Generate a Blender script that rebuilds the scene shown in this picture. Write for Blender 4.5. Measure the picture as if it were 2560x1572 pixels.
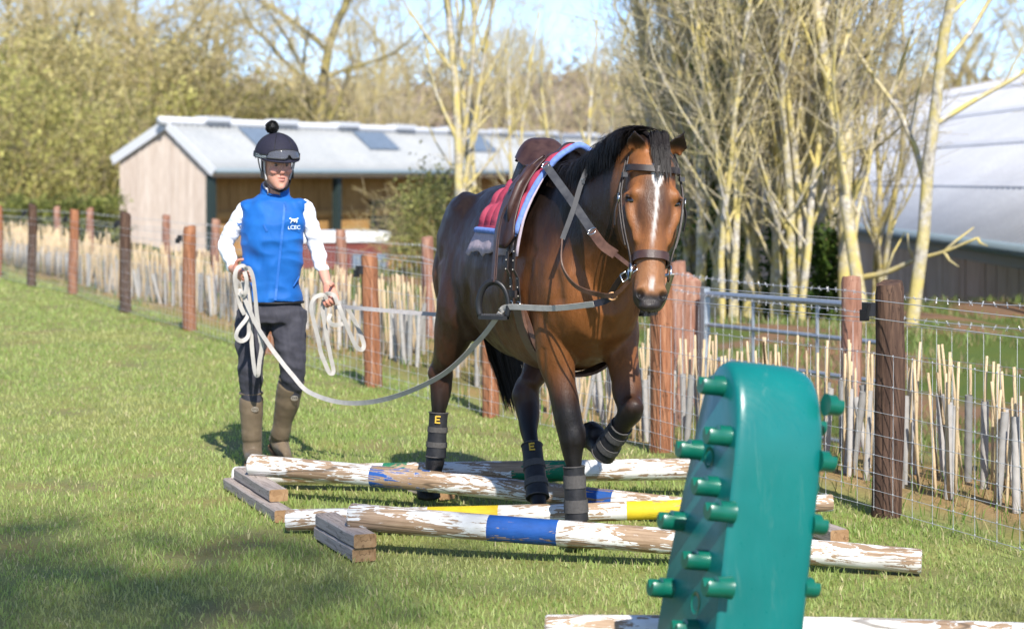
import bpy, bmesh, math, random
import numpy as np
from mathutils import Vector, Matrix, noise as mnoise
for o in list(bpy.data.objects): bpy.data.objects.remove(o)
sc = bpy.context.scene
COL = sc.collection
R = math.radians
# ---------------------------------------------------------------- camera, sky, sun, exposure
CAM_H, FPX = 1.5, 4978.0          # eye height (m), focal length in pixels of a 2560 px wide frame
cam_d = bpy.data.cameras.new('camera'); cam = bpy.data.objects.new('camera', cam_d); COL.objects.link(cam)
cam.location = (0, 0, CAM_H); cam.rotation_euler = (R(90), 0, 0)
cam_d.sensor_width = 36; cam_d.lens = 70; cam_d.shift_y = -339/2560
cam_d.clip_end = 3000; cam_d.clip_start = .1
cam_d.dof.use_dof = True; cam_d.dof.focus_distance = 8.3; cam_d.dof.aperture_fstop = 3.2
sc.camera = cam
SUN_EL, SUN_AZ = R(42), R(13)      # azimuth: to the right of straight behind the camera
sdir = Vector((math.sin(SUN_AZ)*math.cos(SUN_EL), -math.cos(SUN_AZ)*math.cos(SUN_EL), math.sin(SUN_EL)))
W = bpy.data.worlds.new('World'); sc.world = W; W.use_nodes = True
wn = W.node_tree.nodes; wl = W.node_tree.links
sky = wn.new('ShaderNodeTexSky'); sky.sky_type = 'NISHITA'; sky.sun_disc = False
sky.sun_elevation = SUN_EL; sky.sun_rotation = math.atan2(sdir.x, sdir.y)
sky.air_density = .5; sky.dust_density = 0.25; sky.ozone_density = 3.5
wl.new(sky.outputs[0], wn['Background'].inputs[0]); wn['Background'].inputs[1].default_value = 0.15
sun_d = bpy.data.lights.new('sun', 'SUN'); sun_d.energy = 3.9; sun_d.angle = R(.55); sun_d.color = (1, .95, .87)
sun = bpy.data.objects.new('sun', sun_d); COL.objects.link(sun)
sun.rotation_euler = (-sdir).to_track_quat('-Z', 'Y').to_euler()
sc.view_settings.view_transform = 'Standard'; sc.view_settings.look = 'None'
sc.view_settings.exposure = 1.0; sc.view_settings.gamma = 1
sc.cycles.max_bounces = 4; sc.cycles.transparent_max_bounces = 12
sc.cycles.use_adaptive_sampling = True; sc.cycles.use_denoising = True
try: sc.cycles.denoiser = 'OPENIMAGEDENOISE'
except Exception: pass
rnd = random.Random(7)
rng = np.random.default_rng(7)
# ---------------------------------------------------------------- helpers
S = 2560/2462.0
def at(xd, yd, Y):
    """a point seen at (xd, yd) of the survey picture, standing Y metres away"""
    return Vector(((xd*S-1280)/FPX*Y, Y, CAM_H-(yd*S-447)/FPX*Y))
def tag(o, label=None, cat=None, group=None, kind=None):
    for k, v in (('label', label), ('category', cat), ('group', group), ('kind', kind)):
        if v: o[k] = v
    return o
def empty(name, loc=(0, 0, 0), rz=0, label=None, cat=None, group=None):
    o = bpy.data.objects.new(name, None); COL.objects.link(o); o.location = loc; o.rotation_euler = (0, 0, rz)
    o.empty_display_size = .1
    return tag(o, label, cat, group)
class MB:
    """collects vertices and faces for one mesh"""
    def __init__(s): s.v = []; s.f = []; s.m = []; s.mi = 0
    def add(s, v, f):
        b = len(s.v); s.v.extend([tuple(p) for p in v]); s.f.extend([tuple(i+b for i in q) for q in f]); s.m.extend([s.mi]*len(f)); return s
    def box(s, c, d, rz=0, M=None):
        x, y, z = d[0]/2, d[1]/2, d[2]/2
        v = [Vector(p) for p in ((-x,-y,-z),(x,-y,-z),(x,y,-z),(-x,y,-z),(-x,-y,z),(x,-y,z),(x,y,z),(-x,y,z))]
        m = M if M is not None else Matrix.Rotation(rz, 3, 'Z')
        v = [m @ p + Vector(c) for p in v]
        return s.add(v, [(0,3,2,1),(4,5,6,7),(0,1,5,4),(1,2,6,5),(2,3,7,6),(3,0,4,7)])
    def tube(s, pts, rad, n=8, cap=True, up=None):
        pts = [Vector(p) for p in pts]; k = len(pts)
        if not hasattr(rad, '__len__'): rad = [rad]*k
        rings = []; side = None
        for i, p in enumerate(pts):
            t = (pts[min(i+1, k-1)]-pts[max(i-1, 0)]).normalized()
            if side is None:
                a = Vector(up) if up is not None else (Vector((0, 0, 1)) if abs(t.z) < .9 else Vector((1, 0, 0)))
                side = t.cross(a).normalized()
            else: side = (side - t*side.dot(t)).normalized()
            u = side.cross(t)
            r = rad[i]; ra, rb = (r if hasattr(r, '__len__') else (r, r))
            rings.append([p+side*math.cos(2*math.pi*j/n)*ra+u*math.sin(2*math.pi*j/n)*rb for j in range(n)])
        return s.loft(rings, cap)
    def loft(s, rings, cap=True, closed=True):
        n = len(rings[0]); v = [p for r in rings for p in r]; f = []
        for i in range(len(rings)-1):
            for j in range(n if closed else n-1):
                a, b = i*n+j, i*n+(j+1) % n
                f.append((a, b, b+n, a+n))
        if cap and closed:
            f.append(tuple(range(n-1, -1, -1))); f.append(tuple((len(rings)-1)*n+j for j in range(n)))
        return s.add(v, f)
    def ball(s, c, r, M=None, seg=12, ring=8):
        r = r if hasattr(r, '__len__') else (r, r, r); v = []; f = []
        for i in range(ring+1):
            th = math.pi*i/ring
            for j in range(seg):
                ph = 2*math.pi*j/seg
                p = Vector((r[0]*math.sin(th)*math.cos(ph), r[1]*math.sin(th)*math.sin(ph), r[2]*math.cos(th)))
                v.append((M @ p if M is not None else p)+Vector(c))
        for i in range(ring):
            for j in range(seg):
                a, b = i*seg+j, i*seg+(j+1) % seg
                f.append((a+seg, b+seg, b, a))
        return s.add(v, f)
    def grid(s, fn, nu, nv):
        """open sheet fn(i/nu, j/nv)"""
        v = [fn(i/nu, j/nv) for i in range(nu+1) for j in range(nv+1)]
        f = [(i*(nv+1)+j, (i+1)*(nv+1)+j, (i+1)*(nv+1)+j+1, i*(nv+1)+j+1) for i in range(nu) for j in range(nv)]
        return s.add(v, f)
    def ribbon(s, pts, sides, th=.004):
        """flat strap: centre points, half width vectors; has thickness"""
        k = len(pts); pts = [Vector(p) for p in pts]; rings = []
        for i in range(k):
            t = (pts[min(i+1, k-1)]-pts[max(i-1, 0)]).normalized(); a = Vector(sides[i] if isinstance(sides, list) else sides)
            a = (a-t*a.dot(t)); nrm = t.cross(a).normalized()*th/2
            rings.append([pts[i]-a-nrm, pts[i]+a-nrm, pts[i]+a+nrm, pts[i]-a+nrm])
        return s.loft(rings)
    def mesh(s, name):
        me = bpy.data.meshes.new(name); me.from_pydata([tuple(p) for p in s.v], [], s.f); me.update(); return me
    def build(s, name, mat, parent=None, smooth=False, label=None, cat=None, group=None, kind=None, M=None):
        me = s.mesh(name)
        for m in (mat if isinstance(mat, (list, tuple)) else [mat]): me.materials.append(m)
        if s.mi or any(s.m): me.polygons.foreach_set('material_index', s.m)
        o = bpy.data.objects.new(name, me); COL.objects.link(o)
        if parent is not None: o.parent = parent
        if M is not None: o.matrix_local = M
        if smooth: me.polygons.foreach_set('use_smooth', [True]*len(me.polygons))
        return tag(o, label, cat, group, kind)
def put(name, me, mat, parent=None, smooth=True, **k):
    o = bpy.data.objects.new(name, me); COL.objects.link(o)
    if mat is not None:
        me.materials.clear(); me.materials.append(mat)
    if parent is not None: o.parent = parent
    if smooth: me.polygons.foreach_set('use_smooth', [True]*len(me.polygons))
    return tag(o, **k)
def sharp(o, ang=35):
    me = o.data
    for p in me.polygons: p.use_smooth = True
    try: me.set_sharp_from_angle(angle=R(ang))
    except Exception: pass
    return o
def modded(mb, mods, name='tmp'):
    """evaluate a stack of modifiers on a builder and return the resulting mesh"""
    o = bpy.data.objects.new(name, mb.mesh(name) if isinstance(mb, MB) else mb); COL.objects.link(o)
    for typ, kw in mods:
        m = o.modifiers.new(typ, typ)
        for k, v in kw.items(): setattr(m, k, v)
    dg = bpy.context.evaluated_depsgraph_get(); dg.update()
    me = bpy.data.meshes.new_from_object(o.evaluated_get(dg))
    me.name = name
    bpy.data.objects.remove(o)
    return me
def skinned(mb, vox, it=6, name='skin', fac=.5):
    return modded(mb, [('REMESH', dict(mode='VOXEL', voxel_size=vox, adaptivity=0)), ('SMOOTH', dict(factor=fac, iterations=it))], name)
def verts_np(me):
    a = np.empty(len(me.vertices)*3, np.float32); me.vertices.foreach_get('co', a); return a.reshape(-1, 3)
def set_verts(me, a): me.vertices.foreach_set('co', np.ascontiguousarray(a, np.float32).ravel()); me.update()
def paint(me, cols, name='Col'):
    at_ = me.color_attributes.new(name, 'FLOAT_COLOR', 'POINT')
    c = np.ones((len(me.vertices), 4), np.float32); c[:, :3] = cols
    at_.data.foreach_set('color', c.ravel())
def sm(a, b, x): t = np.clip((x-a)/(b-a), 0, 1); return t*t*(3-2*t)
def bez(pts, n=24):
    """Catmull-Rom through the points"""
    P = [Vector(p) for p in pts]; P = [P[0]*2-P[1]]+P+[P[-1]*2-P[-2]]; out = []
    segs = len(P)-3
    for i in range(n+1):
        t = i/n*segs; k = min(int(t), segs-1); t -= k
        a, b, c, d = P[k:k+4]
        out.append(.5*((2*b)+(c-a)*t+(2*a-5*b+4*c-d)*t*t+(3*b-a-3*c+d)*t**3))
    return out
def lerp(a, b, t): return a+(b-a)*t
# ---- materials
class NT:
    def __init__(s, name, rough=.7, spec=.3, metal=0):
        s.m = bpy.data.materials.new(name); s.m.use_nodes = True; s.t = s.m.node_tree
        s.n = s.t.nodes; s.l = s.t.links; s.b = s.n['Principled BSDF']
        s.b.inputs['Roughness'].default_value = rough; s.b.inputs['Metallic'].default_value = metal
        s.b.inputs['Specular IOR Level'].default_value = spec
        s._tc = None
    def __call__(s, typ, ins=None, **kw):
        n = s.n.new('ShaderNode'+typ)
        for k, v in kw.items(): setattr(n, k, v)
        for k, v in (ins or {}).items():
            i = n.inputs[k]
            if hasattr(v, 'is_output'): s.l.new(v, i)
            else: i.default_value = v
        return n
    def link(s, a, b): s.l.new(a, b)
    def obj(s):
        if s._tc is None: s._tc = s('TexCoord')
        return s._tc.outputs['Object']
    def mapped(s, scale=(1, 1, 1), rot=(0, 0, 0), src=None):
        return s('Mapping', {'Vector': src or s.obj(), 'Scale': scale, 'Rotation': rot}).outputs[0]
    def noise(s, scale=5, detail=4, rough=.55, vec=None, dist=0):
        return s('TexNoise', {'Vector': vec or s.obj(), 'Scale': scale, 'Detail': detail, 'Roughness': rough, 'Distortion': dist}).outputs['Fac']
    def ramp(s, fac, stops, interp='LINEAR'):
        r = s('ValToRGB', {'Fac': fac}); e = r.color_ramp; e.interpolation = interp
        while len(e.elements) > 1: e.elements.remove(e.elements[-1])
        e.elements[0].position = stops[0][0]; e.elements[0].color = c4(stops[0][1])
        for p, c in stops[1:]:
            q = e.elements.new(p); q.color = c4(c)
        return r.outputs[0]
    def math(s, op, a, b=0, c=None):
        d = {0: a, 1: b}
        if c is not None: d[2] = c
        return s('Math', d, operation=op).outputs[0]
    def mix(s, fac, a, b, blend='MIX'):
        n = s('Mix', data_type='RGBA', blend_type=blend)
        for i, v in ((0, fac), (6, a), (7, b)):
            if hasattr(v, 'is_output'): s.l.new(v, n.inputs[i])
            else: n.inputs[i].default_value = v if i == 0 else c4(v)
        return n.outputs[2]
    def color(s, c):
        if hasattr(c, 'is_output'): s.l.new(c, s.b.inputs['Base Color'])
        else: s.b.inputs['Base Color'].default_value = c4(c)
        return s
    def rough(s, r): s.l.new(r, s.b.inputs['Roughness']); return s
    def bump(s, h, strength=.3, dist=.01):
        n = s('Bump', {'Height': h, 'Strength': strength, 'Distance': dist}); s.l.new(n.outputs[0], s.b.inputs['Normal']); return s
    def attr(s, name='Col'): return s('Attribute', attribute_name=name).outputs['Color']
    def info(s): return s('ObjectInfo').outputs['Random']
def c4(c): return tuple(c)+(1,) if len(c) == 3 else tuple(c)
def plain(name, col, rough=.6, spec=.3, metal=0, var=.12, nscale=40, bump=0):
    t = NT(name, rough, spec, metal); n = t.noise(nscale, 4)
    t.color(t.ramp(n, [(.25, [max(0, k*(1-var)) for k in col]), (.75, [min(1, k*(1+var)) for k in col])]))
    if bump: t.bump(n, bump, .004)
    return t.m
# ================================================================ ground
FSL = -.43; FC = math.cos(math.atan(.43))
def fence_x(y): return 1.66+FSL*(y-8.8)
def perp(x, y): return (x-fence_x(y))*FC
GATE_C = (2.15, 14.1)
def gz(x, y):
    p = perp(x, y)
    z = np.where(p > 2, -.012*(np.minimum(p, 9)-2), 0)-1.75*sm(9.5-5*sm(27, 36, y), 18-6*sm(27, 36, y), p)
    z = z-.42*np.exp(-(((x-GATE_C[0])/1.5)**2+((y-GATE_C[1])/2.2)**2))
    z = z+.05*np.sin(x*2.3+y*1.1)*sm(2.2, 3.5, p)+.09*np.sin(x*.9-y*.7)*sm(3, 6, p)+.05*np.sin(p*9+y)*np.exp(-((p-.35)/.2)**2)*.4
    z = z+.012*np.sin(x*1.7+y*.6)*np.sin(y*.9)
    hill = 16*sm(90, 420, y)+2.2*np.sin(x*.021+1)*sm(150, 400, y)+1.2*np.sin(x*.06)*sm(150, 400, y)
    return z+hill
def gz1(x, y): return float(gz(np.array(float(x)), np.array(float(y))))
ys = np.concatenate([np.linspace(-16, 5, 30)[:-1], np.linspace(5, 32, 150), 32*np.geomspace(1.02, 30, 60)])
xs_p = np.concatenate([np.linspace(0, 9, 60), 9*np.geomspace(1.06, 45, 40)])
xs = np.concatenate([-xs_p[::-1][:-1], xs_p])
X, Y = np.meshgrid(xs, ys); Z = gz(X, Y)
gv = np.stack([X, Y, Z], -1).reshape(-1, 3); nx = len(xs)
gf = [(j*nx+i, j*nx+i+1, (j+1)*nx+i+1, (j+1)*nx+i) for j in range(len(ys)-1) for i in range(nx-1)]
gme = bpy.data.meshes.new('ground'); gme.from_pydata(gv.tolist(), [], gf); gme.update()
pp = perp(gv[:, 0], gv[:, 1])[:, None]
field = np.array([.22, .25, .085]); mulch = np.array([.30, .205, .10]); bank = np.array([.085, .125, .030]); soil = np.array([.20, .125, .075]); wood = np.array([.21, .145, .095])
col = np.repeat(field[None], len(gv), 0)
bn_ = (np.sin(gv[:, 0]*2.9+np.sin(gv[:, 1]*1.7)*2)*np.sin(gv[:, 1]*2.3+np.sin(gv[:, 0]*2.2)*1.8)*.5+.5*np.sin(gv[:, 0]*7.1+gv[:, 1]*3)*np.sin(gv[:, 1]*6.3-gv[:, 0]*2)*.45)[:, None]
k = sm(.30, .44, bn_)*.5; col = col*(1-k)+np.array([.20, .16, .085])*k
k = sm(.15, .5, pp)*(1-sm(1.3, 1.8, pp)); col = col*(1-k)+mulch*k
k = sm(1.6, 2.2, pp); col = col*(1-k)+bank*k
sn = np.array([mnoise.noise(Vector((a*.9, b*.5, 0)))+.6*mnoise.noise(Vector((a*2.1, b*1.6, 3))) for a, b in gv[:, :2]])[:, None]
k = sm(-.08, .14, sn)*sm(1.8, 2.6, pp); col = col*(1-k)+soil*k
k = sm(0, .35, sn)*sm(.2, .4, pp)*(1-sm(1.4, 2.0, pp))*.6; col = col*(1-k)+np.array([.09, .13, .03])*k
k = sm(70, 110, gv[:, 1:2]); col = col*(1-k)+wood*k
paint(gme, col)
t = NT('ground_grass', .9, .15)
a = t.noise(2.2, 5, .6); b = t.noise(60, 3, .6)
c = t.mix(t.ramp(a, [(.35, (0, 0, 0)), (.7, (.55, .55, .55))]), t.attr(), t.mix(1, t.attr(), (1.45, 1.12, .9), 'MULTIPLY'))
t.color(t.mix(t.ramp(b, [(.3, (.55, .55, .55)), (.7, (0, 0, 0))]), c, t.mix(1, c, (.45, .5, .45), 'MULTIPLY'))).bump(b, .6, .02)
put('ground', gme, t.m, smooth=True, kind='structure')

# ---- blades of grass (one mass)
def lawn_noise(x, y): return np.array([mnoise.noise(Vector((float(p)*.55, float(q)*.4, 7)))+.5*mnoise.noise(Vector((float(p)*1.9, float(q)*1.5, 2))) for p, q in zip(x, y)])
def blades(name, n, area, keep, hgt, wid, lean, colfn, mat, seed=1, ybias=1.6):
    g = np.random.default_rng(seed)
    (x0, x1, y0, y1) = area
    u = g.random(n)
    # more blades close to the camera
    y = (y0**(1-ybias)+u*(y1**(1-ybias)-y0**(1-ybias)))**(1/(1-ybias))
    x = x0+(x1-x0)*g.random(n)
    lim = np.abs(x) < (.30*y+1.6)
    k = lim & keep(x, y); x, y = x[k], y[k]; n = len(x)
    patch = .5+.5*np.sin(x*3.1+np.sin(y*2.3)*1.7)*np.sin(y*2.7+np.sin(x*1.9))
    h = hgt(y)*g.uniform(.45, 1.25, n)*(.75+.5*patch); w = wid(y)*g.uniform(.7, 1.3, n)
    an = g.uniform(0, 2*np.pi, n); la = g.uniform(0, 2*np.pi, n); lm = h*g.uniform(.1, lean, n)
    z = gz(x, y)-.004
    dx, dy = np.cos(an)*w, np.sin(an)*w; lx, ly = np.cos(la)*lm, np.sin(la)*lm
    V = np.empty((n, 5, 3), np.float32)
    V[:, 0] = np.stack([x-dx, y-dy, z], -1); V[:, 1] = np.stack([x+dx, y+dy, z], -1)
    V[:, 2] = np.stack([x+dx*.75+lx*.4, y+dy*.75+ly*.4, z+h*.6], -1); V[:, 3] = np.stack([x-dx*.75+lx*.4, y-dy*.75+ly*.4, z+h*.6], -1)
    V[:, 4] = np.stack([x+lx, y+ly, z+h*np.sqrt(np.maximum(.15, 1-(lm/h)**2*.5))], -1)
    base = (np.arange(n)*5)[:, None]
    me = bpy.data.meshes.new(name); me.vertices.add(n*5); me.vertices.foreach_set('co', V.ravel())
    loops = np.concatenate([base+np.array([[0, 1, 2, 3]]), base+np.array([[3, 2, 4]])], 1).astype(np.int32).ravel()
    me.loops.add(n*7); me.loops.foreach_set('vertex_index', loops)
    me.polygons.add(n*2)
    st = np.stack([np.arange(n)*7, np.arange(n)*7+4], -1).ravel().astype(np.int32)
    me.polygons.foreach_set('loop_start', st)
    me.update(calc_edges=True)
    c = colfn(x, y, g, patch)
    paint(me, np.repeat(c, 5, 0))
    return put(name, me, mat, smooth=False)
t = NT('grass_blade', .55, .35); t.color(t.attr())
tr = t('BsdfTranslucent', {'Color': t.mix(1, t.attr(), (1.25, 1.3, .6), 'MULTIPLY')}); ms = t('MixShader', {0: .35})
t.link(t.b.outputs[0], ms.inputs[1]); t.link(tr.outputs[0], ms.inputs[2]); t.link(ms.outputs[0], t.n['Material Output'].inputs[0])
GRASS_MAT = t.m
def bare_noise(x, y): return np.sin(x*2.9+np.sin(y*1.7)*2)*np.sin(y*2.3+np.sin(x*2.2)*1.8)*.5+.5*np.sin(x*7.1+y*3)*np.sin(y*6.3-x*2)*.45
def lawn_col(x, y, g, patch):
    n = len(x); a = g.random((n, 1)); dry = (g.random((n, 1)) < (.10+.10*(1-patch[:, None])))
    base = np.array([.26, .345, .095])*(1-a)+np.array([.40, .44, .16])*a
    base = base*(1-.25*patch[:, None])+np.array([.16, .29, .055])*.25*patch[:, None]
    pn = lawn_noise(x, y)[:, None]
    k = sm(.18, .55, pn)*.55; base = base*(1-k)+np.array([.43, .40, .17])*k
    k = sm(-.2, -.6, pn)*.5; base = base*(1-k)+np.array([.17, .28, .05])*k
    return np.where(dry, np.array([.50, .45, .24])*(.6+.5*a), base)
POLE_KEEP = []
o = blades('lawn_grass', 520000, (-9, 4.5, 4.6, 34), lambda x, y: (perp(x, y) < .12) & ((bare_noise(x, y) < .35) | (np.random.default_rng(2).random(len(x)) < .4)), lambda y: .026+.0006*y, lambda y: .0009+.00021*y, .85, lawn_col, GRASS_MAT, 3, 2.1)
tag(o, 'short green lawn grass covering the riding field', 'grass', kind='stuff')
def rough_col(x, y, g, patch):
    n = len(x); a = g.random((n, 1)); dry = g.random((n, 1)) < .55
    return np.where(dry, np.array([.42, .33, .17])*(.6+.5*a), np.array([.12, .20, .035])*(.7+.6*a))
o = blades('rough_grass', 60000, (-14, 5, 6.5, 40), lambda x, y: (perp(x, y) > .1) & (perp(x, y) < 1.9), lambda y: .12+0*y, lambda y: .0012+.00016*y, .7, rough_col, GRASS_MAT, 5, 1.8)
tag(o, 'dry straw coloured rough grass among the hedge canes', 'grass', kind='stuff')
def bank_col(x, y, g, patch):
    n = len(x); a = g.random((n, 1)); dry = g.random((n, 1)) < .25
    return np.where(dry, np.array([.38, .30, .16])*(.6+.5*a), np.array([.17, .225, .065])*(.7+.6*a))
o = blades('bank_grass', 60000, (-4, 9, 12, 34), lambda x, y: (perp(x, y) > 1.9) & (np.sin(x*1.7+y*.9)*np.sin(y*1.3-x*.6) > -.1), lambda y: .11+0*y, lambda y: .003+.00016*y, .8, bank_col, GRASS_MAT, 6, 1.3)
tag(o, 'tufted green grass on the bank beyond the wire fences', 'grass', kind='stuff')

# ================================================================ timber materials
def wood_mat(name, cols, rough=.8, stretch=(1.5, 14, 14), bump=.5):
    t = NT(name, rough, .2); v = t.mapped(stretch)
    a = t.noise(3, 6, .65, v, .6); b = t.noise(1.3, 3, .5)
    c = t.ramp(a, [(.25, cols[0]), (.5, cols[1]), (.75, cols[2])])
    ck = t.ramp(t.math('ABSOLUTE', t.math('SUBTRACT', t.noise(2.3, 2, .5, v, .3), .5)), [(.004, (.6, .6, .6)), (.014, (0, 0, 0))]); c = t.mix(ck, c, [k*.4 for k in cols[0]])
    t.color(t.mix(t.ramp(b, [(.4, (0, 0, 0)), (.75, (.5, .5, .5))]), c, t.mix(1, c, (.6, .62, .68), 'MULTIPLY'))).bump(a, bump, .006)
    return t.m
M = {}
M['post_red'] = wood_mat('post_red', [(.13, .055, .03), (.30, .125, .062), (.44, .23, .13)], stretch=(14, 14, 1.4))
M['post_dark'] = wood_mat('post_dark', [(.035, .02, .015), (.085, .05, .035), (.17, .10, .065)], stretch=(14, 14, 1.4))
M['post_old'] = wood_mat('post_old', [(.16, .07, .045), (.30, .15, .10), (.46, .30, .22)], stretch=(14, 14, 1.4))
M['sleeper'] = wood_mat('sleeper', [(.20, .165, .145), (.36, .30, .26), (.47, .41, .36)], stretch=(1.5, 16, 16))
M['sleeper_end'] = wood_mat('sleeper_end', [(.20, .11, .05), (.33, .20, .10), (.42, .28, .15)], stretch=(8, 8, 8))
M['galv'] = plain('galvanised_steel', (.34, .37, .40), .45, .5, .6, .15, 30)
M['wire'] = plain('fence_wire', (.48, .49, .50), .45, .5, .35, .1, 60)
M['black_plastic'] = plain('black_plastic', (.015, .015, .017), .4, .4)
M['cane'] = wood_mat('bamboo_cane', [(.40, .29, .16), (.54, .41, .25), (.62, .50, .34)], stretch=(20, 20, 3), bump=.1)
t = NT('tree_guard_plastic', .4, .4); rv = t.info(); w = t('TexWave', {'Vector': t.obj(), 'Scale': 9, 'Distortion': .5, 'Detail': 1}, bands_direction='DIAGONAL')
t.color(t.ramp(rv, [(0, (.20, .195, .185)), (.5, (.32, .305, .285)), (1, (.46, .43, .40))])).bump(w.outputs['Fac'], .15, .006)
M['guard'] = t.m

# ================================================================ stock fence along the field
def post_mesh(h, r, seed, mat, parent, name='post', lean=(0, 0), flat=False):
    g = random.Random(seed); mb = MB(); n = 14; rings = []
    off = [g.uniform(.93, 1.05) for _ in range(n)]; sl = g.uniform(-.28, .28); sl2 = g.uniform(-.2, .2)
    for k, f in enumerate((-.12, .0, .12, .3, .5, .7, .86, .965, 1)):
        rr = r*(1.04-.09*max(f, 0))*(1 if f < .99 else .90); ring = []
        bx, by = .008*math.sin(seed+f*4), .008*math.cos(seed*2+f*3)
        for j in range(n):
            a = 2*math.pi*j/n; q = rr*off[j]*(1+.035*g.uniform(-1, 1))
            x, y = math.cos(a)*q, math.sin(a)*q
            z = h*f+((x*sl+y*sl2) if f > .9 else 0)+(g.uniform(-.006, .006) if f > .95 else 0)
            ring.append((x+bx+lean[0]*f, y+by+lean[1]*f, z))
        rings.append(ring)
    mb.loft(rings)
    return sharp(mb.build(name, mat, parent), 50)
fence = empty('stock_fence', (0, 0, 0), 0, 'wire netting stock fence with round wooden posts nearest the riding field', 'fence')
# (x, y) measured along the line, height, radius, material
F1 = [(3.05, 5.6, 1.0, .064, 'post_dark'), (1.66, 8.8, 1.03, .066, 'post_dark'), (.84, 11.2, 1.02, .066, 'post_red'), (-.14, 12.85, 1.0, .055, 'post_red'), (-1.01, 14.4, .96, .066, 'post_red'), (-2.1, 17.0, 1.0, .065, 'post_red'),
      (-3.19, 19.7, 1.03, .065, 'post_red'), (-4.34, 22.4, 1.12, .063, 'post_dark'), (-5.66, 25.7, 1.1, .062, 'post_red'), (-6.68, 27.7, 1.14, .062, 'post_dark'), (-7.9, 30.6, 1.1, .062, 'post_red'), (-9.0, 33.2, 1.1, .062, 'post_red')]
nrm = Vector((-FC, FSL*FC, 0)).normalized()      # towards the field
for i, (x, y, h, r, m) in enumerate(F1):
    p = post_mesh(h, r, 11+i*7, M[m], fence, lean=(rnd.uniform(-.015, .015), rnd.uniform(-.015, .015))); p.location = (x, y, gz1(x, y))
    mb = MB(); c = nrm*(r+.016)+Vector((-.016, -.01, h-.115))
    mb.box(c, (.045, .04, .06), .4).box(c+Vector((-.02, -.008, -.025)), (.034, .03, .05), .9).tube([c+Vector((-.01, -.02, -.04)), c+Vector((0, -.03, .03))], .008, 6)
    mb.build('insulator', M['black_plastic'], p)
def line_pts(off, dz, y0=5.6):
    out = []
    for i, (x, y, h, r, m) in enumerate(F1):
        out.append(Vector((x, y, gz1(x, y)))+nrm*off+Vector((0, 0, dz)))
    return out
def wire(mb, pts, r, n=4, sag=.0):
    q = []
    for i in range(len(pts)-1):
        for k in range(4):
            t_ = k/4; p = pts[i].lerp(pts[i+1], t_); p.z -= sag*4*t_*(1-t_); q.append(p)
    q.append(pts[-1]); mb.tube(q, r, n)
for dz in (.955, .875):
    mb = MB(); wire(mb, line_pts(.075, dz), .0019, 4, .006); mb.build('top_wire', M['wire'], fence)
mb = MB(); HZ = [.045, .12, .195, .275, .365, .465, .585, .72]
for dz in HZ: wire(mb, line_pts(.072, dz), .0013, 4, .006)
base = line_pts(.072, 0); seg = [(base[i+1]-base[i]).length for i in range(len(base)-1)]
for i in range(len(base)-1):
    nn = max(2, round(seg[i]/.145))
    for k in range(nn):
        q = base[i].lerp(base[i+1], k/nn); mb.tube([q+Vector((0, 0, .03)), q+Vector((rnd.uniform(-.004, .004), 0, .725))], .00125, 4)
        if q.y < 15:
            for dz in HZ: mb.ball(q+Vector((0, 0, dz)), .0042, seg=5, ring=3)
mb.build('wire_netting', M['wire'], fence, kind='stuff')

# ---------------------------------------------------------------- second fence with barbed wire behind the young hedge
fence2 = empty('barbed_fence', (0, 0, 0), 0, 'barbed wire and netting fence with pale topped posts behind the hedge canes', 'fence')
def f2x(y): return fence_x(y)+1.72
F2 = []
for xd, top, y in ((2560, 700, 9.6), (2045, 665, 11.6), (1627, 630, 14.3), (1185, 600, 16.6), (1030, 570, 18.7), (820, 553, 21.5), (690, 545, 23.6), (518, 527, 26.5), (400, 517, 29.0), (217, 500, 32.5), (137, 497, 34.5), (-60, 490, 38)):
    p = at(xd, top, y); F2.append((p.x, y, p.z-gz1(p.x, y)))
for i, (x, y, h) in enumerate(F2):
    p = post_mesh(h, .062, 201+i*5, M['post_old'], fence2); p.location = (x, y, gz1(x, y))
def f2_pts(dz): return [Vector((x, y, gz1(x, y)+h+dz))+nrm*.07 for x, y, h in F2]
for dz in (-.075, -.19):
    mb = MB(); pts = f2_pts(dz); wire(mb, pts, .0022, 4, .015)
    for i in range(len(pts)-1):
        L = (pts[i+1]-pts[i]).length; nn = int(L/.11)
        for k in range(nn):
            t_ = (k+.5)/nn; q = pts[i].lerp(pts[i+1], t_); q.z -= .06*t_*(1-t_)
            for s_ in (1, -1):
                d = Vector((rnd.uniform(-.6, .6), rnd.uniform(-.6, .6), s_*rnd.uniform(.5, 1))).normalized()*.016
                mb.tube([q-d, q+d], .0016, 3)
            mb.ball(q, .006, seg=5, ring=3)
    mb.build('barbed_wire', M['wire'], fence2)
mb = MB()
for f in (.1, .25, .42, .6, .76): wire(mb, [Vector((x, y, gz1(x, y)+h*f))+nrm*.07 for x, y, h in F2], .0015, 3)
for i in range(len(F2)-1):
    a_, b_ = [Vector((F2[j][0], F2[j][1], gz1(*F2[j][:2])))+nrm*.07 for j in (i, i+1)]
    nn = max(2, round((b_-a_).length/.15))
    for k in range(nn):
        q = a_.lerp(b_, k/nn); hh = lerp(F2[i][2], F2[i+1][2], k/nn)*.76
        mb.tube([q+Vector((0, 0, .02)), q+Vector((0, 0, hh))], .0014, 3)
mb.build('wire_netting', M['wire'], fence2, kind='stuff')

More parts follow.
